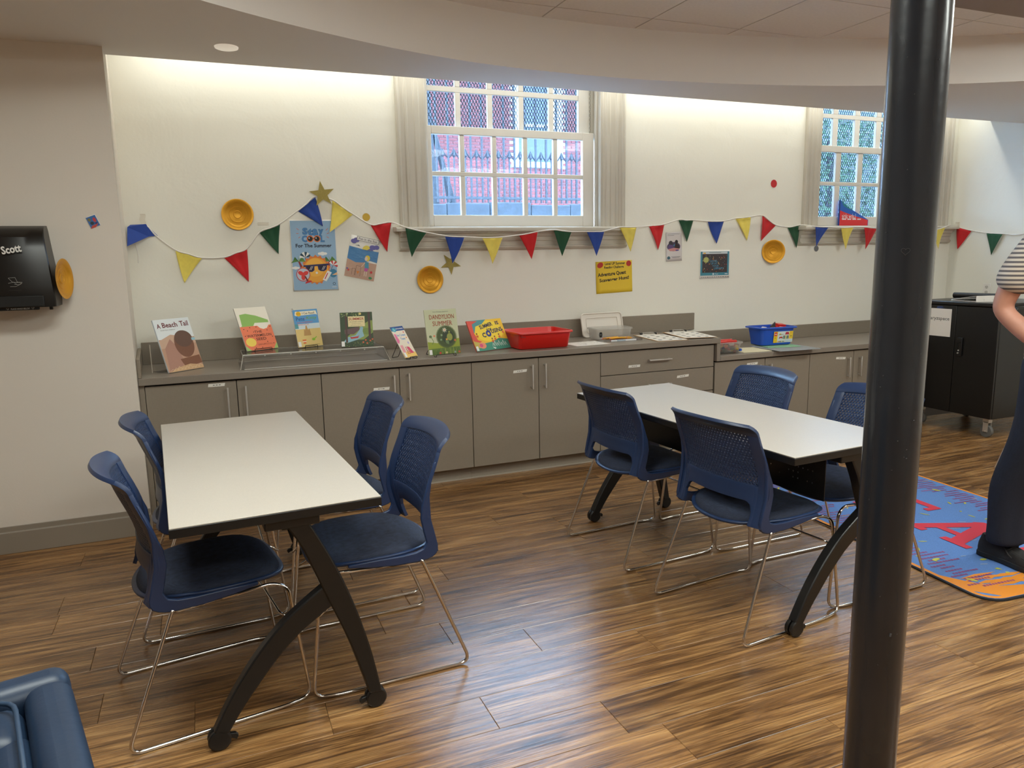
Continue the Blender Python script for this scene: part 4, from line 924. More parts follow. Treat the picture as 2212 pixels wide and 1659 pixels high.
toy('pale grey toy wedge at the left in the blue bucket', (5.665, -.395, BZ+.012), (.1, .2, .4), mat('toy_pale_grey', (206, 206, 206), .4), lambda b: b.prism([(-.045, -.015), (.045, -.015), (.0, .018)], -.02, .02, 'y'))
toy('white toy plate in the middle of the blue bucket', (5.745, -.440, BZ+.008), (.7, .2, .3), mat('toy_white', (232, 230, 226), .4), lambda b: b.box((-.025, -.012, -.003), (.025, .012, .006)))

# ================================================================ TABLES
def smooth_pts(pts, k=5):
    P = [Vector(p) for p in pts]; out = []
    for i in range(len(P)-1):
        a, b, c, d = P[max(i-1, 0)], P[i], P[i+1], P[min(i+2, len(P)-1)]
        for q in range(k):
            t = q/k; out.append(.5*((2*b)+(c-a)*t+(2*a-5*b+4*c-d)*t*t+(3*b-a-3*c+d)*t**3))
    return [tuple(p) for p in out]+[tuple(P[-1])]
TL_, TW_ = 1.54, .6185
def lattice(fn, nu, nv, frac, stagger=True, skip=None):
    """sheet of cells, each with a diamond or triangle opening; fn maps (u, v) in 0..1 to space"""
    b = MB()
    for j in range(nv):
        so = .5 if (stagger and j % 2) else 0
        for i in range(nu+(1 if so else 0)):
            u0, u1 = max(0, (i-so)/nu), min(1, (i+1-so)/nu); v0, v1 = j/nv, (j+1)/nv
            cs = [(u0, v0), (u1, v0), (u1, v1), (u0, v1)]
            if (skip and skip(i, j)) or (i-so < 0) or (i+1-so > nu):
                b.add([fn(*c) for c in cs], [(0, 1, 2, 3)]); continue
            cu, cv = (u0+u1)/2, (v0+v1)/2; hs = [(cu+(p[0]-cu)*frac, cv+(p[1]-cv)*frac) for p in cs]
            if j % 2: hs[0] = ((hs[0][0]*.6+cu*.4), hs[0][1]); hs[1] = ((hs[1][0]*.6+cu*.4), hs[1][1])
            else: hs[2] = ((hs[2][0]*.6+cu*.4), hs[2][1]); hs[3] = ((hs[3][0]*.6+cu*.4), hs[3][1])
            b.add([fn(*c) for c in cs+hs], [(0, 1, 5, 4), (1, 2, 6, 5), (2, 3, 7, 6), (3, 0, 4, 7)])
    return b
def caster(parent, x, y, side):
    b = MB(); R_ = Matrix.Translation((x, y, .034)) @ Matrix.Rotation(PI/2, 4, 'X')
    for dy in (-.020, .004):
        b.lathe([(.010, dy), (.030, dy), (.034, dy+.003), (.034, dy+.013), (.030, dy+.016), (.010, dy+.016)], 20, R_)
    o = b.build('caster', M_BLACKP, parent, smooth=35)
    b = MB(); b.lathe([(.007, .034), (.007, .062)], 8, Matrix.Translation((x, y, 0))); b.box((x-.012, y-.010, .040), (x+.012, y+.006, .056)); b.build('stem', M_BLACKM, o)
    b = MB(); b.prism([(x-side*.028, .030), (x-side*.050, .018), (x-side*.056, .030), (x-side*.048, .040), (x-side*.026, .044)], y-.008, y+.006, 'y'); b.build('brake_lever', M_BLACKP, o, bevel=.002)
    return o
def flip_table(label, corner, rz, modesty):
    c, s = math.cos(rz), math.sin(rz)
    ctr = (corner[0]+TW_/2*c-TL_/2*s, corner[1]+TW_/2*s+TL_/2*c, 0)
    t = thing('training_table', label, 'table', ctr, rz, 'flip-top tables on casters')
    w_, l_ = TW_/2, TL_/2
    b = MB(); b.box((-w_+.0015, -l_+.0015, .7335), (w_-.0015, l_-.0015, .737)); b.build('tabletop', M_TABLE, t, bevel=.001, seg=1)
    b = MB(); b.prism([(-w_, -l_), (w_, -l_), (w_, l_), (-w_, l_)], .7055, .7335, 'z'); b.build('edge_band', M_BLACKP, t, bevel=.002)
    outer = smooth_pts([(.071, .706), (.128, .590), (.175, .480), (.220, .345), (.256, .205), (.284, .056)]); inner = smooth_pts([(-.001, .706), (.052, .612), (.095, .500), (.130, .405), (.180, .272), (.214, .160), (.242, .058)])
    up = smooth_pts([(.125, .470), (.050, .420), (-.020, .367), (-.092, .292), (-.153, .213), (-.200, .140), (-.242, .062)]); low = smooth_pts([(.150, .400), (.085, .360), (.018, .312), (-.045, .250), (-.101, .184), (-.155, .115), (-.200, .048)])
    for e, (y0, y1) in enumerate(((-l_+.018, -l_+.066), (l_-.066, l_-.018))):
        leg = MB(); leg.prism(outer+inner[::-1], y0, y1, 'y'); leg.prism(up+low[::-1], y0+.004, y1-.004, 'y')
        lo = leg.build('leg_frame', M_BLACKM, t, bevel=.005)
        caster(lo, .266, (y0+y1)/2, 1); caster(lo, -.226, (y0+y1)/2, -1)
        q = MB(); q.box((-.05, y0-.004 if e else y0-.004, .675), (.115, y1+.03 if not e else y1+.004, .7055)); q.build('hinge_bracket', M_BLACKM, t, bevel=.004)
    b = MB(); b.box((.005, -l_+.06, .655), (.06, l_-.06, .695)); b.build('cross_beam', M_BLACKM, t, bevel=.004)
    if modesty:
        def fn(u, v): return (-.055, -l_+.08+(TL_-.16)*u, .505+.195*v)
        rr = random.Random(8)
        keep = {(i, j) for i in range(2, 18) for j in range(2, 7) if rr.random() < .38}
        pm = lattice(fn, 56, 8, .22, False, skip=lambda i, j: (i, j) not in keep)
        pm.build('modesty_panel', M_BLACKM, t, solid=.003)
    return t
flip_table('pale grey rectangular table on black wheeled legs nearest the left wall', (1.324, -2.9666), .0574, False)
flip_table('pale grey rectangular table on black wheeled legs beside the dark pole', (3.4143, -3.1569), .0615, True)

# ================================================================ CHAIRS
Y_E = [(.43, -.183), (.47, -.166), (.52, -.152), (.57, -.140), (.62, -.139), (.66, -.146), (.70, -.158), (.77, -.186), (.82, -.203), (.846, -.214), (.87, -.220)]
W_H = [(.43, .234), (.50, .238), (.57, .239), (.65, .236), (.75, .231), (.846, .226), (.87, .222)]
D_C = [(.43, .028), (.50, .032), (.57, .036), (.65, .042), (.75, .046), (.80, .047), (.846, .050), (.87, .055)]
def back_pt(u, z):
    """u -1..1 across the backrest, z height: concave shell leaning back, lip rolled backwards at the top"""
    w_ = interp(W_H, z); k = 1-u*u
    y = interp(Y_E, z)-interp(D_C, z)*k
    if z > .812:
        f = (z-.812)/.034; y -= .030*f**1.7*(1-.55*u**4)
    zz = z+(.012*k if z > .80 else .012*k*max(0, (z-.70)/.10))
    return (w_*u, y, zz)
Z_TOP = .846
def make_chair(label):
    t = thing('sled_chair', label, 'chair', (0, 0, 0), 0, 'navy sled-base chairs at the two tables')
    # shell: border round the open-work panel, two arms down to the seat with an opening between
    b = MB(); us = [-1, -.97, -.90, -.82]; zs = [.445, .46, .48, .50, .52, .54, .56, .58, .600, .63, .66, .69, .72, .75, .78, .805]
    b.grid(back_pt, us, zs); b.grid(back_pt, [-x for x in us[::-1]], zs)
    top = [.805, .815, .822, .830, .838, Z_TOP]
    uu = [-1+i/10 for i in range(21)]
    def corner(u, z):
        # rounded upper corners
        f = max(0, (z-.812)/(Z_TOP-.812)); lim = 1-.055*f**3
        return back_pt(max(-lim, min(lim, u)), z)
    b.grid(corner, [-1, -.97, -.90]+[-.82+1.64*i/20 for i in range(21)]+[.90, .97, 1], top)
    # strip between the opening and the panel
    U = .76; ru = .17
    def z_open(u):
        a = abs(u); base = .540-.006*(1-u*u)
        if a > U-ru: q = (a-(U-ru))/ru; return base-.040*(1-math.sqrt(max(0, 1-q*q)))
        return base
    ub = [-U+2*U*i/32 for i in range(33)]
    b.grid(lambda u, v: back_pt(u, z_open(u)+(.6005-z_open(u))*v), ub, [0, .34, .67, 1])
    b.grid(back_pt, [-.82, -.79, -U], [.445, .46, .48, .500, .520, .56, .600]); b.grid(back_pt, [U, .79, .82], [.445, .46, .48, .500, .520, .56, .600])
    back = b.build('backrest', M_NAVY, t, smooth='all', solid=.013, offset=0, bevel=.003, seg=2)
    pf = lattice(lambda u, v: (lambda p: (p[0], p[1], p[2]))(back_pt(-.835+1.67*u, .592+.222*v)), 27, 21, .52)
    pf.build('open_work_panel', M_NAVY, t, smooth='all', solid=.006)
    # seat outline
    def outline(a, k=1.0):
        ca, sa = math.cos(a), math.sin(a); n = 3.4 if sa > 0 else 2.35
        rx, ry = .228, (.222 if sa > 0 else .232)
        r = (abs(ca)**n+abs(sa)**n)**(-1/n)
        return (rx*k*r*ca, .028+ry*k*r*sa)
    def seat_z(x, y):
        z = .462+.010*(x/.23)**2
        if y > .12: z -= .30*(y-.12)**2*4.0*.55
        if y < -.05: z -= (y+.05)**2*.55
        return z
    rings = [(0, 0), (.25, 0), (.5, 0), (.7, .0), (.82, -.001), (.90, -.004), (.955, -.010), (.985, -.018), (.99, -.030)]
    n = 56
    def disc(rings, kz, zoff):
        b = MB(); vs = []; fs = []
        for k, dz in rings[1:]:
            for j in range(n):
                x, y = outline(2*PI*j/n, k*kz); vs.append((x, y, seat_z(x, y)+dz+zoff))
        c = len(vs); vs.append((0, .028, seat_z(0, .028)+zoff+rings[0][1])); m = len(rings)-1
        for j in range(n): fs.append((c, j, (j+1) % n))
        for i in range(m-1):
            for j in range(n): fs.append((i*n+j, (i+1)*n+j, (i+1)*n+(j+1) % n, i*n+(j+1) % n))
        b.add(vs, fs); return b
    disc(rings, .985, .011).build('seat_pad', M_FABRIC, t, smooth='all')
    shell = disc([(0, -.052), (.3, -.051), (.6, -.046), (.82, -.038), (.95, -.030), (1.02, -.021), (1.035, -.014), (1.02, -.010), (.95, -.012)], 1.0, 0)
    shell.build('seat_shell', M_NAVY, t, smooth='all')
    # side rails that run from the back arms along the seat
    for s in (-1, 1):
        b = MB()
        prof = [(-.190, .774), (-.167, .700), (-.158, .650), (-.159, .570), (-.172, .514), (-.182, .470), (-.182, .452), (-.175, .437), (-.160, .427), (-.140, .421), (-.110, .418), (-.03, .419), (.06, .428), (.14, .441),
                (.14, .452), (.05, .454), (-.05, .452), (-.100, .455), (-.128, .464), (-.140, .486), (-.131, .523), (-.122, .574), (-.127, .623), (-.153, .692), (-.181, .772)]
        vs = [(s*(interp(W_H, z)+.002), y, z) for y, z in prof]+[(s*(interp(W_H, z)-.013), y, z) for y, z in prof]; n_ = len(prof)
        b.add(vs, [tuple(range(n_)), tuple(range(n_, 2*n_))[::-1]]+[(i, (i+1) % n_, n_+(i+1) % n_, n_+i) for i in range(n_)])
        b.build('side_rail', M_NAVY, t, bevel=.004)
    for s in (-1, 1):
        z0 = .0064
        path = fillet([(s*.200, .03, .410), (s*.222, -.108, .412), (s*.234, -.120, .425), (s*.260, -.284, z0), (s*.260, .205, z0), (s*.241, .284, z0), (s*.226, .236, .405), (s*.214, .19, .427), (s*.205, .03, .412)],
                      [0, .03, .012, .048, .05, .055, .06, .05, 0], 6)
        b = MB(); b.tube(path, .0062, 8); b.build('sled_leg', M_CHROME, t, smooth='all')
    b = MB(); b.tube(fillet([(-.236, .258, .285), (-.222, .205, .318), (.222, .205, .318), (.236, .258, .285)], .02, 4), .0048, 8); b.build('brace', M_CHROME, t, smooth='all')
    b = MB(); b.tube([(-.20, .02, .4095), (.20, .02, .4095)], .0048, 6); b.tube([(-.215, -.09, .411), (.215, -.09, .411)], .0048, 6); b.build('seat_cross_rod', M_CHROME, t, smooth='all')
    return t
POSES = [(1.385, -2.558, -81.23, 'navy chair nearest the blue armchair, on the left side of the left table'),
         (1.408, -1.857, -87.9, 'navy chair on the left side of the left table, close to the wall corner'),
         (1.975, -1.880, 92.3, 'navy chair on the right side of the left table, next to the cabinets'),
         (1.982, -2.526, 92.0, 'navy chair with its whole seat in view, near right side of the left table'),
         (3.452, -2.054, -86.2, 'navy chair seen from behind at the far left corner of the right table'),
         (3.492, -2.825, -83.9, 'navy chair seen from behind in front of the right table, nearest the camera there'),
         (4.017, -2.056, 91.1, 'navy chair facing us across the right table, in front of the lower cabinets'),
         (4.063, -2.751, 90.7, 'navy chair mostly hidden behind the dark pole')]
chair0 = make_chair(POSES[0][3])
for i, (x, y, a, lab) in enumerate(POSES):
    o = chair0 if i == 0 else copy_tree(chair0)
    o['label'] = lab; o.location = (x, y, .0004); o.rotation_euler = (0, 0, math.radians(a))

# ================================================================ POLE
t = thing('support_pole', 'charcoal painted steel pole from floor to ceiling, scratched with a heart', 'pole', (2.853, -4.030, 0))
b = MB(); prof = []; rp = random.Random(4)
n = 40; zs = [i*.09 for i in range(32)]; zs[-1] = 2.845
vs = []; fs = []
for z in zs:
    for j in range(n): r = .0575+.0006*math.sin(3*j*2*PI/n+z*2)+rp.uniform(-.0003, .0003); a = 2*PI*j/n; vs.append((r*math.cos(a), r*math.sin(a), z))
for i in range(len(zs)-1):
    for j in range(n): fs.append((i*n+j, i*n+(j+1) % n, (i+1)*n+(j+1) % n, (i+1)*n+j))
b.add(vs, fs); b.build('shaft', M_POLE, t, smooth='all')
b = MB(); b.lathe([(.0, .0), (.095, .0), (.095, .010), (.06, .014), (.0, .014)], 28); b.build('base_flange', M_POLE, t, smooth=35)
# scratches through the paint, facing the room
def on_pole(az, z, r=.0590): return (r*math.cos(az), r*math.sin(az), z)
AZ = math.atan2(-5.19+4.03, 1.468-2.853)
b = MB(); heart = []
for k in range(22):
    q = .35+5.9*k/21; hx = 16*math.sin(q)**3/16; hz = (13*math.cos(q)-5*math.cos(2*q)-2*math.cos(3*q)-math.cos(4*q))/16
    heart.append(on_pole(AZ+.03-hx*.14, 1.475+hz*.008))
b.tube(heart, .00028, 4); rs = random.Random(2)
for k in range(26):
    a = AZ+rs.uniform(-.9, .9); z = rs.choice([rs.uniform(.55, 1.3), rs.uniform(.9, 1.2), rs.uniform(1.2, 1.9)]); d = rs.uniform(.002, .008); e = rs.uniform(-1, 1)
    b.tube([on_pole(a, z), on_pole(a+d*8*abs(e), z+d*.5*(1-abs(e)))], rs.uniform(.0003, .0007), 4)
b.tube([on_pole(AZ+.42, .625), on_pole(AZ+.44, .632)], .0022, 6)
o = b.build('paint_scratches', mat('bare_scratch', (74, 75, 78), .5), t); o['kind'] = 'stuff'

# ================================================================ CART, RUG, PERSON, ARMCHAIR
CX, CY0, CY1, CZ0, CZ1 = 7.06, -1.375, -.665, .155, 1.058
t = thing('storage_cart', 'black two-door metal storage cart on casters in the corner', 'cart', (CX+.34, (CY0+CY1)/2, 0))
ox, oy = -(CX+.34), -(CY0+CY1)/2
def L3(x, y, z): return (x+ox, y+oy, z)
b = MB(); b.box(L3(CX+.022, CY0, CZ0), L3(CX+.70, CY1, CZ1-.03)); b.build('body', M_BLACKM, t, bevel=.004)
b = MB(); b.box(L3(CX-.005, CY0-.012, CZ1-.03), L3(CX+.712, CY1+.012, CZ1)); b.build('top', M_BLACKM, t, bevel=.008)
dmid = -1.024
d1 = MB(); d1.box(L3(CX, CY0+.002, CZ0+.002), L3(CX+.020, dmid-.002, CZ1-.034)); dr = d1.build('door', M_BLACKM, t, bevel=.003)
d2 = MB(); d2.box(L3(CX, dmid+.002, CZ0+.002), L3(CX+.020, CY1-.002, CZ1-.034)); dl = d2.build('door', M_BLACKM, t, bevel=.003)
b = MB(); b.box(L3(CX-.014, -1.098, .625), L3(CX, -1.066, .775)); b.box(L3(CX-.022, -1.094, .735), L3(CX-.012, -1.060, .775)); b.build('latch', M_BLACKP, dr, bevel=.003)
b = MB(); b.lathe([(.006, 0), (.006, .005)], 10, Matrix.Translation(L3(CX-.014, -1.076, .672)) @ Matrix.Rotation(-PI/2, 4, 'Y')); b.lathe([(.006, 0), (.006, .006)], 10, Matrix.Translation(L3(CX-.014, -1.072, .650)) @ Matrix.Rotation(-PI/2, 4, 'Y')); b.build('lock', M_STEEL, dr)
for (x, y) in ((CX+.06, CY0+.06), (CX+.06, CY1-.06), (CX+.63, CY0+.06), (CX+.63, CY1-.06)):
    b = MB(); px, py, _ = L3(x, y, 0); b.lathe([(.010, -.014), (.046, -.014), (.050, -.010), (.050, .010), (.046, .014), (.010, .014)], 20, Matrix.Translation((px, py, .050)) @ Matrix.Rotation(PI/2, 4, 'Y')); co = b.build('caster', mat('grey_rubber', (104, 104, 102), .6), t, smooth=35)
    b = MB(); b.box((px-.022, py-.024, .120), (px+.022, py+.024, .155)); b.box((px-.022, py-.020, .045), (px-.018, py+.020, .125)); b.box((px+.018, py-.020, .045), (px+.022, py+.020, .125)); b.lathe([(.005, -.027), (.005, .027)], 8, Matrix.Translation((px, py, .05)) @ Matrix.Rotation(PI/2, 4, 'Y')); b.build('fork', M_STEEL, co)
b = MB(); b.tube(fillet([L3(CX+.10, CY0-.012, .98), L3(CX+.10, CY0-.055, .99), L3(CX+.10, CY0-.06, 1.02), L3(CX+.60, CY0-.06, 1.02), L3(CX+.60, CY0-.055, .99), L3(CX+.60, CY0-.012, .98)], .02, 3), .016, 10); b.build('push_handle', M_BLACKP, t, smooth=True)
# logo plate and taped sign on the left door
p = Print(); p.poly([(x-.03, z-.015) for x, z in rrect(.06, .03, .012)], (52, 70, 120)); p.text('oe', .0, .0, .034, .016, (28, 34, 60), bold=.03); p.build('maker_plate', dl, L3(CX-.0006, -.905, 1.000), (0, 0, -PI/2))
t2 = thing('door_sign', 'white paper sign reading libraryzspace on the black cart door', 'sign', (CX-.001, -.842, .77), -PI/2)
b = MB(); b.box((-.14, -.0008, 0), (.14, 0, .226)); b.build('sheet', M_WHITE, t2)
p = Print(y0=-.0010); p.text('libraryzspace', .008, .142, .232, .036, (60, 58, 60), bold=.004); p.build('lettering', t2)
t2 = thing('ring_binder', 'white ring binder lying open on the black cart', 'binder', (CX+.20, -1.06, CZ1+.001), math.radians(72))
b = MB(); b.box((-.15, -.135, 0), (.15, .135, .004)); b.build('back_cover', M_WHITE, t2, bevel=.001)
b = MB(); b.box((-.15, -.135, .0), (-.146, .135, .045), Matrix.Rotation(0, 4, 'Y')); b.build('spine_cover', M_WHITE, t2)
b = MB(); b.box((0, -.132, 0), (.298, .132, .004), Matrix.Translation((-.148, 0, .046)) @ Matrix.Rotation(math.radians(7.5), 4, 'Y')); b.box((0, -.12, 0), (.27, .12, .006), Matrix.Translation((-.135, 0, .030)) @ Matrix.Rotation(math.radians(4.8), 4, 'Y')); b.build('front_cover', M_WHITE, t2)
b = MB()
for dy in (-.07, 0, .07): b.tube([(-.135+.016*math.cos(a), dy, .018+.016*math.sin(a)) for a in [2*PI*k/10 for k in range(10)]], .0016, 5, closed=True)
b.build('ring', M_STEEL, t2)
t2 = thing('black_tube', 'thick black tube lying on the cart behind the binder', 'tube', (CX+.50, -.93, CZ1+.0245))
b = MB(); b.tube([(-.08, .26, 0), (-.02, -.12, 0)], .024, 14); b.build('roll', M_BLACKP, t2, smooth=35, bevel=.004)
# wall outlet on the right wall
t2 = thing('wall_outlet', 'white socket plate low on the right wall above the cart', 'outlet', (8.249, -.42, 1.095), -PI/2)
b = MB(); b.box((-.036, -.006, -.058), (.036, 0, .058)); b.build('cover_plate', M_WHITE, t2, bevel=.003)
b = MB(); 
for z in (-.024, .024): b.lathe([(.017, -.0075), (.017, -.006)], 16, Matrix.Translation((0, 0, z)) @ Matrix.Rotation(PI/2, 4, 'X') @ Matrix.Translation((0, 0, .0135)))
b.build('socket', mat('socket_white', (210, 206, 198), .4), t2)
p = Print(y0=-.0080)
for z in (-.024, .024): p.rect(-.008, z-.002, -.005, z+.008, (60, 56, 54)); p.rect(.005, z-.002, .008, z+.008, (60, 56, 54)); p.ell(0, z-.008, .003, .003, (60, 56, 54), 8)
p.build('slots', t2)

# rug
RZ = math.radians(-4.6)
t = thing('reading_rug', 'blue rug with red capital letters and orange edge behind the pole', 'rug', (5.10, -2.387, .0006), RZ)
RW, RL = .61, .915
b = MB(); b.prism([(x, y-RL) for x, y in rrect(2*RW, 2*RL, .10, 0, 6)], 0, .006, 'z'); b.build('bound_edge', mat('black_rug_binding', (26, 26, 30), .9), t)
rugm = mat('rug_pile_blue', (104, 142, 204), .95, var=(160, .18), bump=(500, .4), spec=.1)
b = MB(); b.prism([(x, y-RL+.012) for x, y in rrect(2*RW-.024, 2*RL-.024, .09, 0, 6)], .006, .0075, 'z'); b.build('pile', rugm, t)
class RugPrint(Print):
    pass
p = Print(step=.00001, y0=-.0001); p.k = 1; OR = (228, 142, 44); RD = (206, 44, 66); YL = (190, 190, 70); PU_ = (140, 66, 116)
ro = rrect(2*RW-.026, 2*RL-.026, .09, 0, 6); ri = rrect(2*RW-.066, 2*RL-.066, .075, .020, 6); n = len(ro)
for i in range(n): p.poly([(ro[i][0], ro[i][1]-RL+.013), (ro[(i+1) % n][0], ro[(i+1) % n][1]-RL+.013), (ri[(i+1) % n][0], ri[(i+1) % n][1]-RL+.013), (ri[i][0], ri[i][1]-RL+.013)], OR)
rr = random.Random(12)
p.poly([(-.585, -.80), (-.50, -.885), (.1, -.885), (-.05, -.86), (-.30, -.835), (-.45, -.80), (-.52, -.72), (-.585, -.62)], OR)
for k in range(60):                                  # orange brush strokes near the front corner
    x = rr.uniform(-.56, .2); y = -RL+.05+rr.uniform(0, .12)+.35*max(0, -x-.25)*rr.random(); l = rr.uniform(.05, .22); p.poly([(x, y), (x+l*.5, y-.012), (x+l, y+.004), (x+l*.5, y+.016)], OR)
p.hold = True
for k in range(110):                                  # little columns of dark red words
    side = -1 if k % 2 else 1; x = side*rr.uniform(.49, .56); y = -RL+.12+1.62*(k//2)/55+rr.uniform(-.004, .004); l = rr.uniform(.04, .20); q = 0
    while q < l:
        h = rr.uniform(.008, .016); xa, xb = sorted((x-side*q, x-side*(q+h))); p.rect(xa, y, xb, y+.013, PU_); q += h+.005
p.hold = False
for k in range(90): p.ell(rr.uniform(-.54, .54), rr.uniform(-.84, .84), rr.uniform(.005, .03), rr.uniform(.004, .012), YL, 8, rot=rr.uniform(0, 3))
for k in range(30): x, y = rr.uniform(-.5, .5), rr.uniform(-.8, .8); p.line([(x, y), (x+rr.uniform(.02, .10), y+rr.uniform(-.02, .02))], .003, (206, 200, 170))
def slab_letter(ch, yc):
    """slab-serif capital, feet towards -x, reading towards -y"""
    H, Wd, k = .38, .30, .066
    def P_(pts): p.poly([(-.20+v, yc-u) for u, v in pts], RD)       # u right, v up
    def bar(u0, v0, u1, v1, w_=k):
        d = Vector((u1-u0, v1-v0)); nn = Vector((-d.y, d.x)).normalized()*w_/2; P_([(u0+nn.x, v0+nn.y), (u0-nn.x, v0-nn.y), (u1-nn.x, v1-nn.y), (u1+nn.x, v1+nn.y)])
    if ch == 'A': bar(-.13, .02, -.01, H-.02); bar(.13, .02, .01, H-.02, k*1.15); P_([(-.06, H-.03), (-.03, H+.02), (.05, H+.02), (.07, H-.03)]); bar(-.09, .13, .09, .13, .045); bar(-.20, .022, -.06, .022, .044); bar(.05, .022, .21, .022, .044)
    if ch == 'R': bar(-.09, 0, -.09, H); bar(-.14, H-.02, .05, H-.02, .05); bar(-.09, .19, .05, .19, .05); bar(.10, .22, .10, H-.05); bar(.05, .20, .11, .24, .05); bar(.05, H-.02, .11, H-.07, .05); bar(.0, .18, .14, .0); bar(-.15, .022, -.03, .022, .044)
    if ch == 'E': bar(-.09, 0, -.09, H); bar(-.14, H-.022, .12, H-.022, .05); bar(-.09, .20, .07, .20, .05); bar(-.14, .022, .13, .022, .05); bar(.115, H-.10, .115, H, .04); bar(.12, 0, .12, .10, .04)
    if ch == 'D': bar(-.09, 0, -.09, H); bar(-.14, H-.022, .04, H-.022, .05); bar(-.14, .022, .04, .022, .05); bar(.12, .09, .12, H-.09); bar(.03, H-.03, .13, H-.10, .055); bar(.03, .03, .13, .10, .055)
for ch, yc in zip('READ', (.60, .18, -.235, -.65)): slab_letter(ch, yc)
p.build('woven_pattern', t, (0, 0, .0077), (-PI/2, 0, 0))

# ---- person walking towards the viewer's right, seen from the side
def skin_mesh(name, verts, edges, radii, m, parent, root=0, sub=2, smooth=True):
    me = bpy.data.meshes.new(name); me.from_pydata(verts, edges, []); me.materials.append(m)
    o = bpy.data.objects.new(name, me); C.objects.link(o); o.parent = parent
    md = o.modifiers.new('skin', 'SKIN'); md.use_smooth_shade = True
    sv = me.skin_vertices[0].data
    for i, r in enumerate(radii): sv[i].radius = r if isinstance(r, tuple) else (r, r)
    for i in range(len(verts)): sv[i].use_root = (i == root)
    s = o.modifiers.new('sub', 'SUBSURF'); s.levels = sub; s.render_levels = sub
    return o
def chain(base, pts, V, E, R, start=None):
    """append a chain of (x, y, z, r); returns index of its last vertex"""
    prev = start
    for p in pts:
        V.append(p[:3]); R.append(p[3]); k = len(V)-1
        if prev is not None: E.append((prev, k))
        prev = k
    return prev
P0 = (4.985, -3.09)        # body axis on the floor; the person faces -y
person = thing('person', 'person in grey striped polo, dark jeans and black shoes walking across the rug', 'person', (P0[0], P0[1], .0105))
V = []; E_ = []; R = []
pel = chain(0, [(0, .0, .99, (.10, .075))], V, E_, R)
chest = chain(0, [(0, .01, 1.12, (.145, .10)), (0, .0, 1.30, (.165, .115)), (0, .01, 1.45, (.13, .10))], V, E_, R, pel)
neck = chain(0, [(0, .0, 1.545, .058), (0, -.02, 1.60, .055)], V, E_, R, chest)
head = chain(0, [(0, -.035, 1.66, .075), (0, -.03, 1.74, .098), (0, -.015, 1.81, .080)], V, E_, R, neck)
# right arm (nearest the camera, on -x) bent, forearm forwards; left arm hanging
ra = chain(0, [(-.175, .02, 1.475, .062), (-.215, .10, 1.33, .052), (-.222, .145, 1.195, .046), (-.205, .02, 1.09, .043), (-.175, -.12, .985, .032), (-.168, -.165, .955, .030)], V, E_, R, chest)
la = chain(0, [(.175, .02, 1.475, .062), (.215, .04, 1.33, .052), (.225, .05, 1.19, .044), (.22, .0, 1.05, .040), (.21, -.05, .94, .030), (.205, -.07, .90, .030)], V, E_, R, chest)
rl = chain(0, [(-.095, -.015, .90, .075), (-.105, .03, .52, .055), (-.108, .10, .30, .050), (-.108, .11, .10, .040)], V, E_, R, pel)
ll = chain(0, [(.095, -.03, .90, .075), (.10, -.19, .52, .055), (.10, -.235, .30, .050), (.10, -.255, .10, .040)], V, E_, R, pel)
for end, (x, y, z), dv in ((ra, (-.168, -.165, .955), Vector((.02, -.75, -.5))), (la, (.205, -.07, .90), Vector((0, -.35, -.9)))):
    dv.normalize(); sd = Vector((1, 0, 0)); up_ = dv.cross(sd)
    palm = Vector((x, y, z))+dv*.045
    V.append(tuple(palm)); R.append((.036, .020)); E_.append((end, len(V)-1)); pi_ = len(V)-1
    for k, (o_, l) in enumerate(((-.027, .075), (-.009, .084), (.009, .080), (.026, .064))):
        b0 = palm+dv*.040+sd*o_; prev = pi_
        for q in (0, .4, .75, 1.0):
            pt = b0+dv*l*q*.85+up_*(-.030*q*q)*(1 if x < 0 else -1); V.append(tuple(pt)); R.append(.0088-.002*q); E_.append((prev, len(V)-1)); prev = len(V)-1
    prev = pi_; sg = 1 if x < 0 else -1
    for q in (.3, .65, 1.0):
        pt = palm-dv*.012+sd*sg*.036*min(1, q*1.2)+dv*.055*q; V.append(tuple(pt)); R.append(.0105-.002*q); E_.append((prev, len(V)-1)); prev = len(V)-1
body = skin_mesh('body', V, E_, R, M_SKIN, person)
# face and hair
b = MB()
b.lathe([(.0, -.014), (.012, -.010), (.015, 0), (.0, .016)], 8, Matrix.Translation((0, -.128, 1.715)) @ Matrix.Rotation(math.radians(20), 4, 'X')); 
for s in (-1, 1): b.lathe([(.0, -.008), (.018, -.004), (.024, .004), (.0, .008)], 10, Matrix.Translation((s*.098, -.015, 1.72)) @ Matrix.Rotation(PI/2, 4, 'Y') @ Matrix.Scale(1.4, 4, (1, 0, 0)))
b.build('nose_and_ears', M_SKIN, person, smooth='all', sub=1)
b = MB()
for s in (-1, 1): b.lathe([(0, -.011), (.008, -.008), (.011, 0), (.008, .008), (0, .011)], 10, Matrix.Translation((s*.034, -.112, 1.745)))
b.build('eye', mat('eye_white', (220, 214, 208), .3), person, smooth='all')
b = MB(); b.box((-.026, -.122, 1.668), (.026, -.108, 1.676)); b.build('mouth', mat('lip', (150, 86, 80), .5), person, bevel=.003)
b = MB(); b.lathe([(.100, 1.76), (.106, 1.80), (.096, 1.85), (.06, 1.885), (.0, 1.897)], 20, Matrix.Translation((0, -.005, 0)), cap=False); b.build('hair', mat('grey_hair', (120, 108, 98), .8, bump=(200, .5)), person, smooth='all')
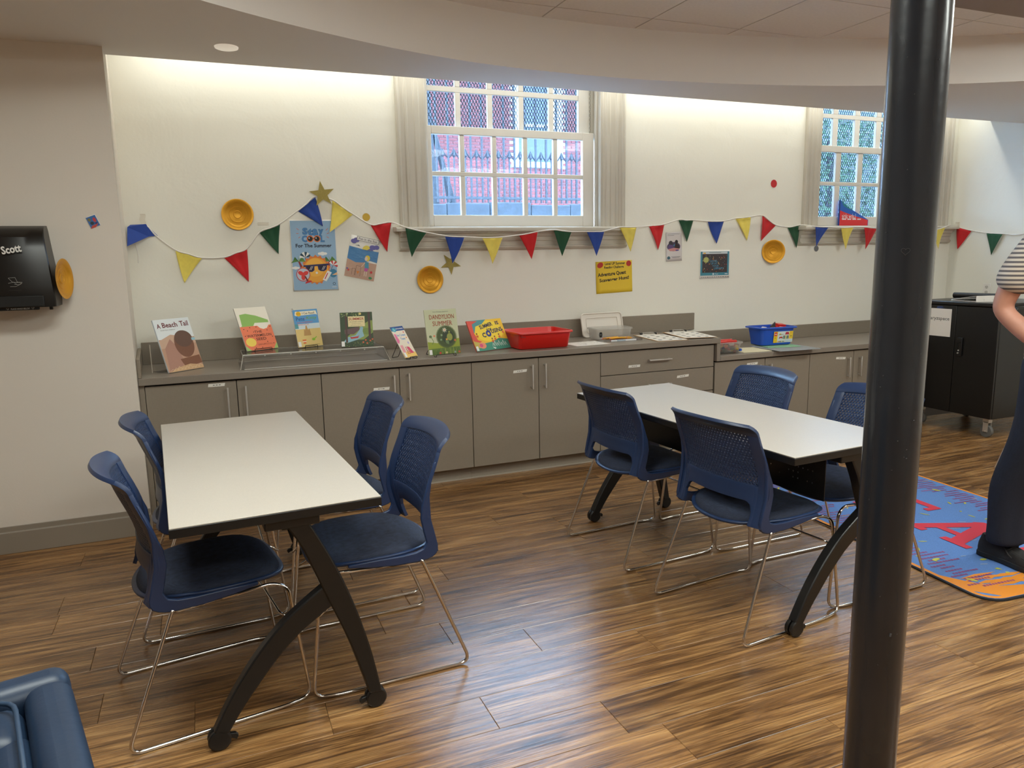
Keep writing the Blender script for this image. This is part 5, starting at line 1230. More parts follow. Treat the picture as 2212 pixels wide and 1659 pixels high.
# polo shirt: striped, loose sleeves that end above the elbow
def stripe_mat():
    m = bpy.data.materials.new('striped_knit'); m.use_nodes = True; nt = m.node_tree; N = nt.nodes.new; L = nt.links.new; b_ = nt.nodes['Principled BSDF']; b_.inputs['Roughness'].default_value = .85
    tc = N('ShaderNodeTexCoord'); sx = N('ShaderNodeSeparateXYZ'); L(tc.outputs['Object'], sx.inputs[0])
    wv = N('ShaderNodeMath'); wv.operation = 'MULTIPLY'; wv.inputs[1].default_value = 1/.0192; L(sx.outputs['Z'], wv.inputs[0])
    fr = N('ShaderNodeMath'); fr.operation = 'FRACT'; L(wv.outputs[0], fr.inputs[0])
    cr = N('ShaderNodeValToRGB'); cr.color_ramp.interpolation = 'CONSTANT'; cr.color_ramp.elements[0].color = rgb((98, 92, 94)); e = cr.color_ramp.elements[1]; e.position = .46; e.color = rgb((206, 194, 180)); L(fr.outputs[0], cr.inputs['Fac']); L(cr.outputs['Color'], b_.inputs['Base Color'])
    return m
V = []; E_ = []; R = []
a = chain(0, [(0, .0, .86, (.165, .135)), (0, .0, .98, (.172, .138))], V, E_, R)
c_ = chain(0, [(0, .01, 1.10, (.172, .13)), (0, .0, 1.30, (.185, .135)), (0, .01, 1.46, (.145, .115))], V, E_, R, a)
chain(0, [(0, .0, 1.53, .068)], V, E_, R, c_)
chain(0, [(-.175, .022, 1.480, .088), (-.212, .085, 1.36, .084), (-.222, .118, 1.265, .080)], V, E_, R, c_)
chain(0, [(.175, .022, 1.480, .088), (.215, .035, 1.36, .080), (.224, .045, 1.265, .078)], V, E_, R, c_)
skin_mesh('polo_shirt', V, E_, R, stripe_mat(), person)
V = []; E_ = []; R = []
DEN = weave_mat('dark_denim', (18, 24, 40), 700, .35, .85)
a = chain(0, [(0, .0, .985, (.145, .118)), (0, .0, 1.06, (.142, .112))], V, E_, R) - 1
chain(0, [(-.090, .0, .90, (.108, .116)), (-.100, .0, .70, (.098, .108)), (-.106, .050, .52, (.090, .096)), (-.110, .108, .36, (.088, .098)), (-.110, .10, .20, (.076, .084)), (-.110, .098, .115, (.084, .094)), (-.110, .095, .085, (.078, .086))], V, E_, R, a)
chain(0, [(.090, -.02, .90, (.108, .116)), (.102, -.10, .70, (.098, .100)), (.104, -.20, .52, (.088, .092)), (.104, -.24, .34, (.084, .092)), (.104, -.255, .14, (.086, .092)), (.104, -.255, .085, (.082, .090))], V, E_, R, a)
skin_mesh('jeans', V, E_, R, DEN, person)
b = MB(); b.lathe([(.136, -.02), (.138, .02)], 28, Matrix.Translation((0, .0, .995)) @ Matrix.Scale(.78, 4, (0, 1, 0)), cap=False); b.build('belt', mat('dark_belt', (24, 22, 24), .5), person, solid=.006)
def shoe(cx, heel_y):
    """low canvas slip-on: sole outline, upper rising from toe to ankle, seam and lace"""
    ol = [(0, .0), (.030, .006), (.042, .04), (.040, .10), (.046, .17), (.052, .22), (.046, .27), (.026, .305), (0, .316), (-.026, .305), (-.046, .27), (-.050, .22), (-.042, .17), (-.036, .10), (-.040, .04), (-.030, .006)]
    olp = [(x, -y) for x, y in [tuple(p) for p in smooth_pts(ol+[ol[0]], 3)][:-1]]
    b = MB(); b.prism([(cx+x*1.04, heel_y+.004+y*1.02) for x, y in olp], 0, .026, 'z'); so = b.build('shoe_sole', mat('black_sole', (24, 23, 23), .7), person, bevel=.004)
    b = MB(); lv = [(1.0, .022), (1.02, .040), (.96, .060), (.80, .078), (.62, .095)]; vs = []; fs = []; n = len(olp)
    for k, z in lv:
        for x, y in olp:
            t_ = -y/.316; top = .108-.060*max(0, (t_-.30)/.70)**.8
            f = (z-.022)/.073; zz = .022+(top-.022)*f
            sh = (1-k)*(.10 if t_ > .3 else .05)
            vs.append((cx+x*(k if f < .5 else k), heel_y+y*(1-(1-k)*.42)-(1-k)*.030, zz))
    for i in range(len(lv)-1):
        for j in range(n): fs.append((i*n+j, i*n+(j+1) % n, (i+1)*n+(j+1) % n, (i+1)*n+j))
    fs.append(tuple(range((len(lv)-1)*n, len(lv)*n))); b.add(vs, fs); b.build('shoe_upper', weave_mat('black_canvas', (34, 32, 32), 900, .3, .9) if 'black_canvas' not in bpy.data.materials else bpy.data.materials['black_canvas'], person, smooth=60)
    b = MB(); b.tube([(cx-.038, heel_y-.15, .072), (cx-.02, heel_y-.165, .090), (cx+.02, heel_y-.165, .090), (cx+.038, heel_y-.15, .072)], .003, 6); b.tube([(cx-.034, heel_y-.17, .068), (cx-.036, heel_y-.24, .056), (cx-.02, heel_y-.285, .048), (cx+.02, heel_y-.285, .048), (cx+.036, heel_y-.24, .056)], .0022, 5); b.tube([(cx-.035, heel_y-.135, .082), (cx-.050, heel_y-.165, .062), (cx-.052, heel_y-.185, .050)], .003, 5); b.build('shoe_lace', mat('dark_lace', (40, 38, 38), .8), person)
shoe(-.105, .215); shoe(.104, -.145)
# white tripod stand behind the person, one leg in view
t = thing('tripod_stand', 'thin white tripod stand behind the person, one slanting leg in view', 'stand', (6.62, -2.10, 0))
for k, (x, y) in enumerate(((-.27, .173), (.30, .15), (.0, -.33))):
    b = MB(); b.tube([(x, y, .0065), (0, 0, .95)], .0065, 8); b.build('leg', mat('white_powder_coat', (226, 224, 220), .35), t, smooth='all')
b = MB(); b.tube([(0, 0, .93), (0, 0, 1.30)], .012, 10); b.build('post', MATS['white_powder_coat'], t, smooth=40)

# blue vinyl armchair at the lower left: back, arms, seat, cushion
def soft_box(name, a, c, m, parent, bev, M=None):
    b = MB(); b.box(a, c, M); return b.build(name, m, parent, bevel=bev, seg=5)
t = thing('armchair', 'slate blue vinyl armchair at the lower left, only its corner in view', 'armchair', (.868, -4.178, 0), math.radians(14))
soft_box('outer_shell', (-.42, .335, .06), (.42, .415, .752), M_VINYL, t, .030)
soft_box('arm_shell', (.345, -.40, .06), (.42, .36, .750), M_VINYL, t, .030)
soft_box('arm_shell', (-.42, -.40, .06), (-.345, .36, .750), M_VINYL, t, .030)
soft_box('back_cushion', (-.345, .20, .40), (.345, .345, .735), M_VINYL, t, .035)
soft_box('arm_cushion', (.285, -.38, .40), (.352, .25, .728), M_VINYL, t, .030)
soft_box('seat', (-.345, -.42, .10), (.345, .22, .43), M_VINYL, t, .045)
b = MB(); b.tube(fillet([(.333, -.40, .742), (.333, .326, .748), (-.333, .326, .748), (-.333, -.40, .742)], .05, 5), .0045, 6); b.build('piping', mat('dark_vinyl_piping', (44, 66, 92), .45), t, smooth='all')
for x in (-.34, .34):
    for y in (-.34, .34): q = MB(); q.lathe([(.022, 0), (.028, .06)], 12, Matrix.Translation((x, y, 0))); q.build('foot', M_BLACKP, t)
soft_box('loose_pillow', (-.20, -.07, -.22), (.24, .07, .24), M_VINYL, t, .06, Matrix.Translation((-.02, .03, .55)) @ Matrix.Rotation(math.radians(-38), 4, 'Z') @ Matrix.Rotation(math.radians(-14), 4, 'X'))

# ================================================================ ON THE WALLS
# towel dispenser
t = thing('towel_dispenser', 'black paper towel dispenser on the left wall', 'dispenser', (.640, -.779, 1.28))
b = MB(); n_ = 10; vs = []; fs = []
lv = [(.0, .160, .195), (.03, .163, .205), (.10, .160, .208), (.20, .152, .200), (.28, .144, .188), (.335, .139, .172), (.372, .136, .135), (.390, .133, .08), (.395, .132, .0)]
for z, hw, d in lv:
    vs += [(-hw, 0, z), (-hw, -d*.86, z)]
    for k in range(n_+1): u = -1+2*k/n_; vs.append((hw*.97*u, -d*(1-.10*u*u), z))
    vs += [(hw, -d*.86, z), (hw, 0, z)]
m_ = n_+5
for i in range(len(lv)-1):
    for j in range(m_): fs.append((i*m_+j, i*m_+(j+1) % m_, (i+1)*m_+(j+1) % m_, (i+1)*m_+j))
fs += [tuple(range(m_))[::-1], tuple(range((len(lv)-1)*m_, len(lv)*m_))]
b.add(vs, fs); b.build('housing', mat('smoked_black_plastic', (20, 18, 17), .34), t, smooth=28)
b = MB(); b.box((-.145, -.20, .004), (.118, -.212, .058)); b.box((-.135, -.19, -.012), (.09, -.17, .004)); b.build('towel_slot', mat('slot_black', (8, 8, 8), .6), t, bevel=.004)
b = MB(); b.box((.118, -.10, -.018), (.132, -.08, .004)); b.build('key_tab', M_BLACKP, t)
p = Print(step=.00003); p.text('Scott', 0, 0, .082, .038, (226, 224, 220), rot=.16, bold=.03); p.build('brand_lettering', t, (.008, -.2055, .278), (math.radians(-5), 0, 0))
p = Print(step=.00003); HC = (170, 168, 164)
p.line([(-.028, .018), (.0, .020), (.008, -.004), (-.012, -.002), (-.028, .018)], .0012, HC); p.line([(-.03, -.006), (-.008, -.002), (.026, -.006), (.014, -.014), (-.006, -.012)], .0012, HC); p.line([(-.024, -.022), (.0, -.022), (.022, -.010)], .0012, HC); p.line([(-.010, .0), (.004, -.012)], .001, HC); p.line([(.004, -.001), (.028, -.003)], .001, HC); p.line([(-.03, -.040), (.02, -.040)], .0007, (80, 78, 76))
p.build('hand_symbol', t, (.01, -.2100, .125))
p = Print(step=.00003); p.text('PLACE HANDS BELOW', 0, 0, .078, .0075, (190, 188, 184), bold=.02); 
for s in (-1, 1): p.line([(s*.052-.006, .004), (s*.052, -.004), (s*.052+.006, .004), (s*.052-.006, .004)], .0011, (190, 188, 184))
p.build('instruction_lettering', t, (.012, -.1912, -.004))
# gold foil plates
def gold_plate(label, loc, rot, R_=.100):
    t = thing('gold_plate', label, 'plate', loc, rot=rot, group='gold foil party plates'); s = R_/.1
    F = Matrix.Rotation(PI/2, 4, 'X') @ Matrix.Scale(s, 4)
    prof = [(0, .0005), (.048, .0005), (.050, .0028), (.052, .0005), (.066, .0005), (.072, .003), (.078, .010), (.097, .014), (.100, .0135), (.0995, .0125), (.097, .0125), (.079, .0085), (.073, .0015), (.0, -.001)]
    b = MB(); b.lathe(prof, 48, F, cap=False); b.build('dish', M_GOLD, t, smooth=50)
    b = MB(); b.lathe([(.020, .0005), (.0215, .0030), (.0245, .0030), (.026, .0005)], 32, F, cap=False); b.build('raised_ring', M_GOLD, t, smooth='all')
    return t
gold_plate('gold foil plate high on the wall left of the glitter star', (1.716, -.003, 1.779), (0, 0, 0), .098)
gold_plate('gold foil plate on the wall below the window left corner', (2.979, -.003, 1.330), (0, 0, 0), .097)
gold_plate('gold foil plate tilted off the wall near the half hidden window', (6.045, -.035, 1.483), (0, 0, math.radians(-24)), .100)
gold_plate('gold foil plate stuck to the side of the black towel dispenser', (.826, -.875, 1.412), (0, math.radians(6), math.radians(76)), .100)
# glitter stars
def star(label, loc, rz, r, group='glitter card stars'):
    t = thing('glitter_star', label, 'star', loc, group=group); b = MB()
    b.prism([((r if i % 2 == 0 else r*.40)*math.cos(PI/2+rz+PI*i/5), (r if i % 2 == 0 else r*.40)*math.sin(PI/2+rz+PI*i/5)) for i in range(10)], -.0018, 0, 'y'); b.build('card', M_GLITTER, t); return t
star('gold glitter star at the peak of the bunting', (2.255, -.022, 1.912), .12, .086)
star('gold glitter star half behind a blue pennant under the window', (3.139, -.004, 1.440), PI+.05, .080)

def sheet_on_wall(name, label, cat, bl, br, tl, print_fn, col=(236, 234, 230), curl=0.0):
    m, W, H = quad_frame(bl, br, tl)
    t = thing(name, label, cat); t.matrix_world = m
    b = MB(); n = 8
    def fn(u, v): return (W*u, -.0006-curl*((abs(2*u-1)**2.5)*(1-v)), H*v)
    b.grid(fn, [i/n for i in range(n+1)], [i/n for i in range(n+1)]); b.build('sheet', mat('card_%d_%d_%d' % col, col, .6), t, smooth='all', solid=.0004, offset=1)
    p = Print(y0=-.0011); print_fn(p, W, H); p.build('print', t); return t
def pr_stay(p, W, H):
    bl = (150, 184, 216); p.rect(W*.02, H*.015, W*.98, H*.985, bl); BB = (70, 130, 190); WHT = (240, 240, 238)
    for ch, x, z in (('S', .33, .84), ('t', .44, .83), ('a', .55, .825), ('y', .67, .82)): p.text(ch, W*x, H*z, W*.12, H*.10, (36, 60, 96), bold=.07); p.text(ch, W*x, H*z, W*.11, H*.095, BB, bold=.045)
    p.text('C', W*.31, H*.735, W*.12, H*.095, (36, 60, 96), bold=.06); p.text('C', W*.31, H*.735, W*.11, H*.09, BB, bold=.04); p.text('L', W*.70, H*.735, W*.09, H*.095, (36, 60, 96), bold=.06); p.text('L', W*.70, H*.735, W*.08, H*.09, BB, bold=.04)
    for x in (.43, .58): p.ell(W*x, H*.735, W*.075, W*.075, (222, 124, 70)); p.ell(W*x, H*.735, W*.055, W*.055, (24, 26, 30)); p.ell(W*(x-.02), H*.745, W*.012, W*.018, (210, 214, 220), 8)
    p.rect(W*.47, H*.735, W*.54, H*.742, (24, 26, 30))
    for x, z, dx, dz in ((.20, .86, -.05, .02), (.19, .81, -.05, 0), (.22, .765, -.04, -.02), (.78, .85, .05, .03), (.80, .805, .05, .01), (.79, .765, .05, -.02)): p.line([(W*x, H*z), (W*(x+dx), H*(z+dz))], .003, (222, 108, 70))
    p.text('For The Summer', W*.50, H*.640, W*.78, H*.052, (30, 34, 60), bold=.03)
    def cloud(x, z, s):
        for dx, r in ((-.05, .035), (0, .05), (.05, .035)): p.ell(W*(x+dx*s), H*z, W*r*s, W*r*.7*s, WHT, 12)
    cloud(.68, .525, 1.2); cloud(.08, .33, 1.0); cloud(.95, .25, .8)
    def umb(x, z, r, rot, c1):
        for k in range(6):
            a0, a1 = rot+PI*k/6, rot+PI*(k+1)/6; p.poly([(x, z+.0), (x+r*math.cos(a0), z+r*math.sin(a0)), (x+r*1.02*math.cos((a0+a1)/2), z+r*1.02*math.sin((a0+a1)/2)), (x+r*math.cos(a1), z+r*math.sin(a1))], c1 if k % 2 == 0 else WHT)
        p.line([(x, z), (x-r*1.1*math.cos(rot+PI/2), z-r*1.1*math.sin(rot+PI/2))], .003, (90, 40, 40))
    def palm(x, z, lean):
        p.poly([(x-.006, z), (x+.006, z), (x+lean+.012, z-H*.17), (x+lean-.010, z-H*.17)], (140, 50, 46))
        for k, c in enumerate(((120, 150, 60), (84, 130, 60), (150, 170, 70), (60, 110, 56), (84, 130, 60))): a = PI*(.02+k*.24); p.poly([(x, z), (x+.030*math.cos(a)-.006*math.sin(a), z+.026*math.sin(a)+.012), (x+.052*math.cos(a), z+.030*math.sin(a)-.012), (x+.026*math.cos(a)+.004, z+.014*math.sin(a)-.004)], c)
    palm(W*.16, H*.42, W*.10); palm(W*.83, H*.42, -W*.08)
    umb(W*.30, H*.475, W*.12, .12, (36, 70, 92)); umb(W*.90, H*.36, W*.10, -.5, (206, 60, 64))
    p.star(W*.52, H*.30, W*.33, W*.285, 18, (226, 128, 60)); p.ell(W*.52, H*.295, W*.27, W*.27, (240, 170, 62), 36); p.ell(W*.50, H*.33, W*.20, W*.20, (246, 186, 76), 30)
    NV = (40, 40, 92)
    p.poly([(W*.25, H*.365), (W*.80, H*.385), (W*.80, H*.36), (W*.52, H*.350), (W*.25, H*.34)], NV)
    p.poly([(W*.28, H*.36), (W*.49, H*.365), (W*.48, H*.29), (W*.43, H*.268), (W*.36, H*.272), (W*.31, H*.30)], NV); p.poly([(W*.55, H*.37), (W*.77, H*.378), (W*.75, H*.30), (W*.69, H*.275), (W*.62, H*.278), (W*.57, H*.30)], NV)
    p.poly([(W*.32, H*.352), (W*.465, H*.356), (W*.455, H*.296), (W*.42, H*.282), (W*.37, H*.285), (W*.335, H*.305)], (30, 26, 52)); p.poly([(W*.58, H*.36), (W*.74, H*.366), (W*.72, H*.306), (W*.68, H*.288), (W*.63, H*.29), (W*.60, H*.306)], (30, 26, 52))
    for x in (.39, .42, .66, .69): p.line([(W*x-.004, H*.295), (W*x+.010, H*.35)], .003, (220, 220, 226))
    p.ell(W*.53, H*.255, W*.025, W*.025, WHT, 10)
    fx, fz = W*.235, H*.235; p.ell(fx, fz, W*.15, W*.15, (206, 70, 70), 30); p.ell(fx, fz, W*.135, W*.135, (196, 204, 220), 30)
    for k in range(3): a = .5+2*PI*k/3; p.ell(fx+W*.06*math.cos(a), fz+W*.06*math.sin(a), W*.065, W*.045, (226, 66, 62), 12, rot=a)
    p.poly([(fx+W*.02, fz-H*.02), (fx+W*.05, fz-H*.02), (fx+W*.11, fz-H*.10), (fx+W*.07, fz-H*.10)], (110, 30, 36)); p.poly([(fx+W*.03, fz-H*.13), (fx+W*.05, fz-H*.10), (fx+W*.16, fz-H*.085), (fx+W*.18, fz-H*.105)], (206, 44, 48))
    p.ell(W*.89, H*.245, W*.085, W*.095, (60, 130, 170), 20); p.poly([(W*.86, H*.22), (W*.98, H*.26), (W*.98, H*.22)], (240, 190, 140))
    p.poly([(W*.65, H*.155), (W*.73, H*.13), (W*.86, H*.255), (W*.77, H*.285)], WHT); p.line([(W*.70, H*.165), (W*.77, H*.25)], .006, (206, 44, 48))
    p.ell(W*.90, H*.095, W*.032, W*.032, (40, 44, 66), 8); p.ell(W*.90, H*.095, W*.022, W*.022, bl, 8); p.rect(W*.85, H*.045, W*.95, H*.053, (226, 230, 236))
sheet_on_wall('summer_poster', 'blue poster Stay Cool For The Summer with a sun in sunglasses', 'poster', (2.031, -.003, 1.277), (2.333, -.003, 1.277), (2.031, -.003, 1.747), pr_stay)
def pr_fun(p, W, H):
    p.rect(W*.0, H*.0, W, H*.42, (196, 160, 140)); p.poly([(0, H*.43), (W*.3, H*.37), (W*.55, H*.40), (W*.75, H*.47), (W, H*.45), (W, H*.72), (W*.5, H*.71), (0, H*.73)], (78, 134, 188))
    rr = random.Random(4)
    for k in range(60): x, z = rr.uniform(.02, .85), rr.uniform(.46, .70); p.line([(W*x, H*z), (W*(x+.12), H*(z-.006))], .0012, rr.choice([(60, 112, 172), (110, 160, 206)]))
    for k in range(50): x, z = rr.uniform(.02, .85), rr.uniform(.03, .35); p.line([(W*x, H*z), (W*(x+.12), H*(z+.02))], .0011, rr.choice([(176, 136, 116), (210, 178, 158)]))
    p.ell(W*.58, H*.71, W*.14, H*.11, (224, 206, 90), 20, a0=0, a1=PI); p.poly([(W*.60, H*.71), (W*.72, H*.78), (W*.82, H*.72)], (96, 100, 170))
    for x, z, rx in ((.12, .86, .10), (.20, .90, .10), (.78, .80, .12), (.90, .82, .09)): p.ell(W*x, H*z, W*rx, H*.055, (104, 100, 168), 14)
    p.poly([(W*.18, H*.77), (W*.30, H*.80), (W*.36, H*.76), (W*.28, H*.775)], (96, 108, 116))
    p.poly([(W*.20, H*.90), (W*.95, H*.90), (W*.95, H*1.0), (W*.20, H*1.0)], (90, 88, 92)); p.poly([(W*.215, H*.907), (W*.935, H*.907), (W*.935, H*.993), (W*.215, H*.993)], (232, 230, 226)); p.text('Fun in the Sun', W*.575, H*.95, W*.62, H*.052, (130, 128, 132), bold=.03)
    for x, w_, h_ in ((.22, .10, .16), (.34, .16, .24)): p.line([(W*x, H*.06), (W*x, H*(.06+h_)), (W*(x+w_), H*(.06+h_)), (W*(x+w_), H*.06)], .0016, (90, 64, 56))
    p.poly([(W*.37, H*.17), (W*.47, H*.17), (W*.42, H*.10)], (226, 140, 60)); p.ell(W*.66, H*.52, W*.085, H*.07, (226, 200, 70), 16); p.ell(W*.62, H*.50, W*.05, H*.05, (226, 206, 190), 12); p.poly([(W*.60, H*.43), (W*.72, H*.43), (W*.76, H*.28), (W*.62, H*.28)], (80, 150, 180)); p.poly([(W*.62, H*.28), (W*.75, H*.28), (W*.72, H*.20), (W*.62, H*.20)], (190, 90, 160)); p.rect(W*.63, H*.08, W*.66, H*.20, (226, 206, 190)); p.rect(W*.69, H*.08, W*.72, H*.20, (226, 206, 190)); p.line([(W*.60, H*.40), (W*.50, H*.28)], .004, (226, 206, 190))
    p.star(W*.10, H*.16, W*.05, W*.02, 6, (214, 60, 70)); p.ell(W*.86, H*.20, W*.04, H*.03, (206, 60, 66), 10); p.ell(W*.86, H*.06, W*.06, H*.03, (60, 140, 90), 12); p.ell(W*.05, H*.19, W*.03, H*.02, (110, 100, 170), 10)
sheet_on_wall('coloring_page', 'crooked colored beach page Fun in the Sun beside the blue poster', 'picture', (2.373, -.003, 1.374), (2.574, -.003, 1.328), (2.426, -.003, 1.652), pr_fun)
def pr_quest(p, W, H):
    K = (40, 34, 24)
    p.text('Level UP Summer', W*.53, H*.925, W*.56, H*.085, K, bold=.03); p.text('Reading Challenge', W*.50, H*.80, W*.54, H*.10, K, bold=.03); p.text('Adventure Quest', W*.44, H*.60, W*.78, H*.14, K, rot=.05, bold=.035); p.text('Scavenger Hunt!', W*.50, H*.42, W*.82, H*.14, K, rot=.05, bold=.035)
    p.ell(W*.12, H*.89, W*.085, H*.085, (186, 44, 34), 20, rot=.4); p.ell(W*.91, H*.90, W*.07, H*.09, (186, 44, 34), 20)
sheet_on_wall('quest_sign', 'yellow handwritten sign Adventure Quest Scavenger Hunt under the bunting', 'sign', (4.333, -.003, 1.178), (4.660, -.003, 1.188), (4.327, -.003, 1.427), pr_quest, (232, 196, 50))
def pr_fly(p, W, H):
    for k, wd in enumerate((.80, .76, .42)): p.rect(W*.10, H*(.945-.030*k), W*(.10+wd), H*(.955-.030*k), (110, 104, 108))
    p.ell(W*.48, H*.50, W*.42, H*.16, (70, 62, 88), 24); p.ell(W*.30, H*.62, W*.13, H*.09, (54, 48, 56), 16); p.ell(W*.66, H*.66, W*.10, H*.07, (34, 28, 32), 16); p.poly([(W*.12, H*.5), (W*.2, H*.58), (W*.42, H*.56), (W*.5, H*.44), (W*.1, H*.42)], (92, 70, 120)); p.poly([(W*.52, H*.44), (W*.6, H*.60), (W*.8, H*.57), (W*.88, H*.44)], (52, 30, 34)); p.poly([(W*.46, H*.54), (W*.56, H*.60), (W*.52, H*.5)], (60, 140, 170)); p.poly([(W*.12, H*.42), (W*.5, H*.46), (W*.86, H*.42), (W*.7, H*.34), (W*.24, H*.35)], (206, 140, 140)); p.ell(W*.7, H*.37, W*.12, H*.02, (60, 70, 150), 10)
    p.ell(W*.16, H*.12, W*.10, H*.055, (60, 96, 110), 16); p.rect(W*.32, H*.145, W*.90, H*.158, (110, 104, 108)); p.rect(W*.38, H*.115, W*.84, H*.128, (110, 104, 108))
sheet_on_wall('library_flyer', 'narrow grey flyer with a dark round picture beside the green pennant', 'flyer', (4.977, -.003, 1.418), (5.130, -.003, 1.423), (4.988, -.003, 1.651), pr_fly, (214, 208, 208))
def pr_level(p, W, H):
    TE = (62, 134, 156); DK = (62, 54, 58); p.rect(W*.02, H*.11, W*.98, H*.95, TE); p.rect(W*.08, H*.21, W*.92, H*.88, DK); p.rect(W*.08, H*.865, W*.92, H*.94, (206, 214, 220)); p.rect(W*.30, H*.905, W*.70, H*.918, (70, 100, 110)); p.rect(W*.11, H*.875, W*.19, H*.915, (236, 180, 50))
    rr = random.Random(6)
    for k in range(70): x, z = rr.uniform(.10, .90), rr.uniform(.24, .83); p.star(W*x, H*z, rr.uniform(.003, .007), .002, rr.choice([3, 4, 5]), rr.choice([(230, 190, 120), (226, 120, 70), (214, 206, 170), (190, 60, 60), (110, 100, 110), (70, 120, 130)]), a0=k)
    p.ell(W*.20, H*.66, W*.09, H*.10, (180, 184, 110), 14)
    LB = (70, 140, 170)
    for i, (s, x, w_) in enumerate((('LEVEL', .46, .26), ('UP AT', .47, .22), ('YOUR', .52, .22), ('LIBRARY', .64, .34))): p.text(s, W*x, H*(.615-.085*i), W*w_, H*.068, LB, bold=.02)
    p.star(W*.45, H*.16, W*.035, W*.022, 4, (220, 232, 236)); p.text('Pratt', W*.56, H*.16, W*.11, H*.05, (210, 226, 232)); p.rect(W*.84, H*.145, W*.94, H*.17, (226, 230, 232))
    x = .05
    while x < .95: l = rr.uniform(.03, .07); p.rect(W*x, H*.05, W*(x+l), H*.068, (110, 108, 110)); x += l+.03
sheet_on_wall('library_poster', 'teal framed dark poster Level Up at Your Library', 'poster', (5.309, -.003, 1.268), (5.612, -.003, 1.268), (5.309, -.003, 1.504), pr_level)
def pr_card(p, W, H):
    p.rect(W*.04, H*.04, W*.96, H*.96, (50, 104, 170)); p.poly([(0, 0), (W*.5, 0), (W*.9, H*.25), (W*.2, H*.2)], (190, 70, 56)); p.ell(W*.7, H*.6, W*.15, H*.2, (190, 50, 60), 12); p.ell(W*.25, H*.72, W*.14, H*.14, (120, 110, 60), 12); p.ell(W*.35, H*.4, W*.18, H*.14, (36, 56, 70), 12); p.poly([(W*.5, H*.4), (W*.9, H*.35), (W*.7, H*.2)], (40, 50, 110))
sheet_on_wall('wall_card', 'small tilted bright blue card on the left wall above the dispenser', 'card', (.968, -.7795, 1.659), (1.014, -.7795, 1.677), (.948, -.7795, 1.716), pr_card)
def sticker(label, loc, r, c, name='round_sticker'):
    t = thing(name, label, 'sticker', loc); b = MB(); b.lathe([(r, 0), (r, .0008), (0, .0008)], 20, Matrix.Rotation(PI/2, 4, 'X')); b.build('disc', M_WHITE, t)
    p = Print(y0=-.0010); p.ell(0, 0, r*.88, r*.88, c, 20); p.build('print', t); return t
sticker('small red round sticker high on the wall left of second window', (6.054, -.001, 2.054), .038, (196, 36, 44))
sticker('small grey round sticker below the blue pennant under second window', (6.561, -.001, 1.502), .030, (110, 112, 116))
sticker('tiny yellow round sticker behind the string right of glitter star', (2.545, -.001, 1.765), .030, (206, 170, 60))
def tape(label, pts, loc):
    t = thing('masking_tape', label, 'tape', loc); b = MB(); b.grid(lambda u, v: (pts[0]*(u-.5)+.003*math.sin(9*v), -.0012-.002*abs(math.sin(14*v)), pts[1]*(v-.5)), [0, .5, 1], [i/10 for i in range(11)]); b.build('strip', mat('white_tape', (226, 220, 206), .5), t, smooth='all'); return t
tape('white tape strip holding the left end of the bunting', (.030, .07), (1.165, -.001, 1.745))
tape('white tape strip under the bunting string by the first green pennant', (.07, .018), (1.868, -.004, 1.720))
tape('crumpled white tape holding bunting at right end of the window sill', (.06, .035), (8.215, -.090, 1.712))
# flaking plaster spots
t = thing('wall_chip', 'torn white paint flake on the wall above the clear riser', 'paint chip', (2.016, -.001, 1.147)); b = MB(); b.add([(-.008, -.001, .014), (.0, -.010, .018), (.014, -.003, -.006), (.004, -.006, -.014), (-.010, -.001, -.004)], [(0, 1, 2), (0, 2, 3), (0, 3, 4)]); b.build('flake', M_WHITE, t, solid=.0008)
# ceiling disc in the soffit, faint emission added to lift its brightness
t = thing('soffit_disc', 'white round disc with an added faint glow in the soffit at upper left', 'ceiling lamp', (1.680, -.962, 2.551)); b = MB(); b.lathe([(0, -.010), (.048, -.010), (.056, -.007), (.058, 0), (0, 0)], 32, cap=False); b.build('plate', mat('faint_glow_plate', (235, 230, 220), .5, emit=((255, 244, 224), .09)), t, smooth=40)
# pennant flag standing in the second window, its print seen from behind
t = thing('window_pennant', 'blue and red paper pennant standing in the half hidden window', 'pennant', (6.838, .035, 1.704)); b = MB(); b.poly = None
b.prism([(0, 0), (0, .225), (.02, .225), (.13, .155), (.365, .052), (.365, .0)], 0, .002, 'y'); b.build('card', mat('card_blue', (40, 96, 190), .55), t)
p = Print(); p.poly([(.016, 0), (.016, .135), (.07, .118), (.20, .085), (.36, .050), (.36, 0)], (216, 48, 52)); p.rect(0, 0, .016, .225, (28, 54, 130)); p.poly([(.02, .222), (.13, .155), (.17, .13), (.06, .17)], (48, 130, 150)); p.text('Lahw alrig', .125, .078, .165, .055, (232, 226, 226), mirror=True)
for k in range(4): p.rect(.05+.06*k, .052, .095+.06*k, .062, (232, 226, 226))
p.build('print', t)

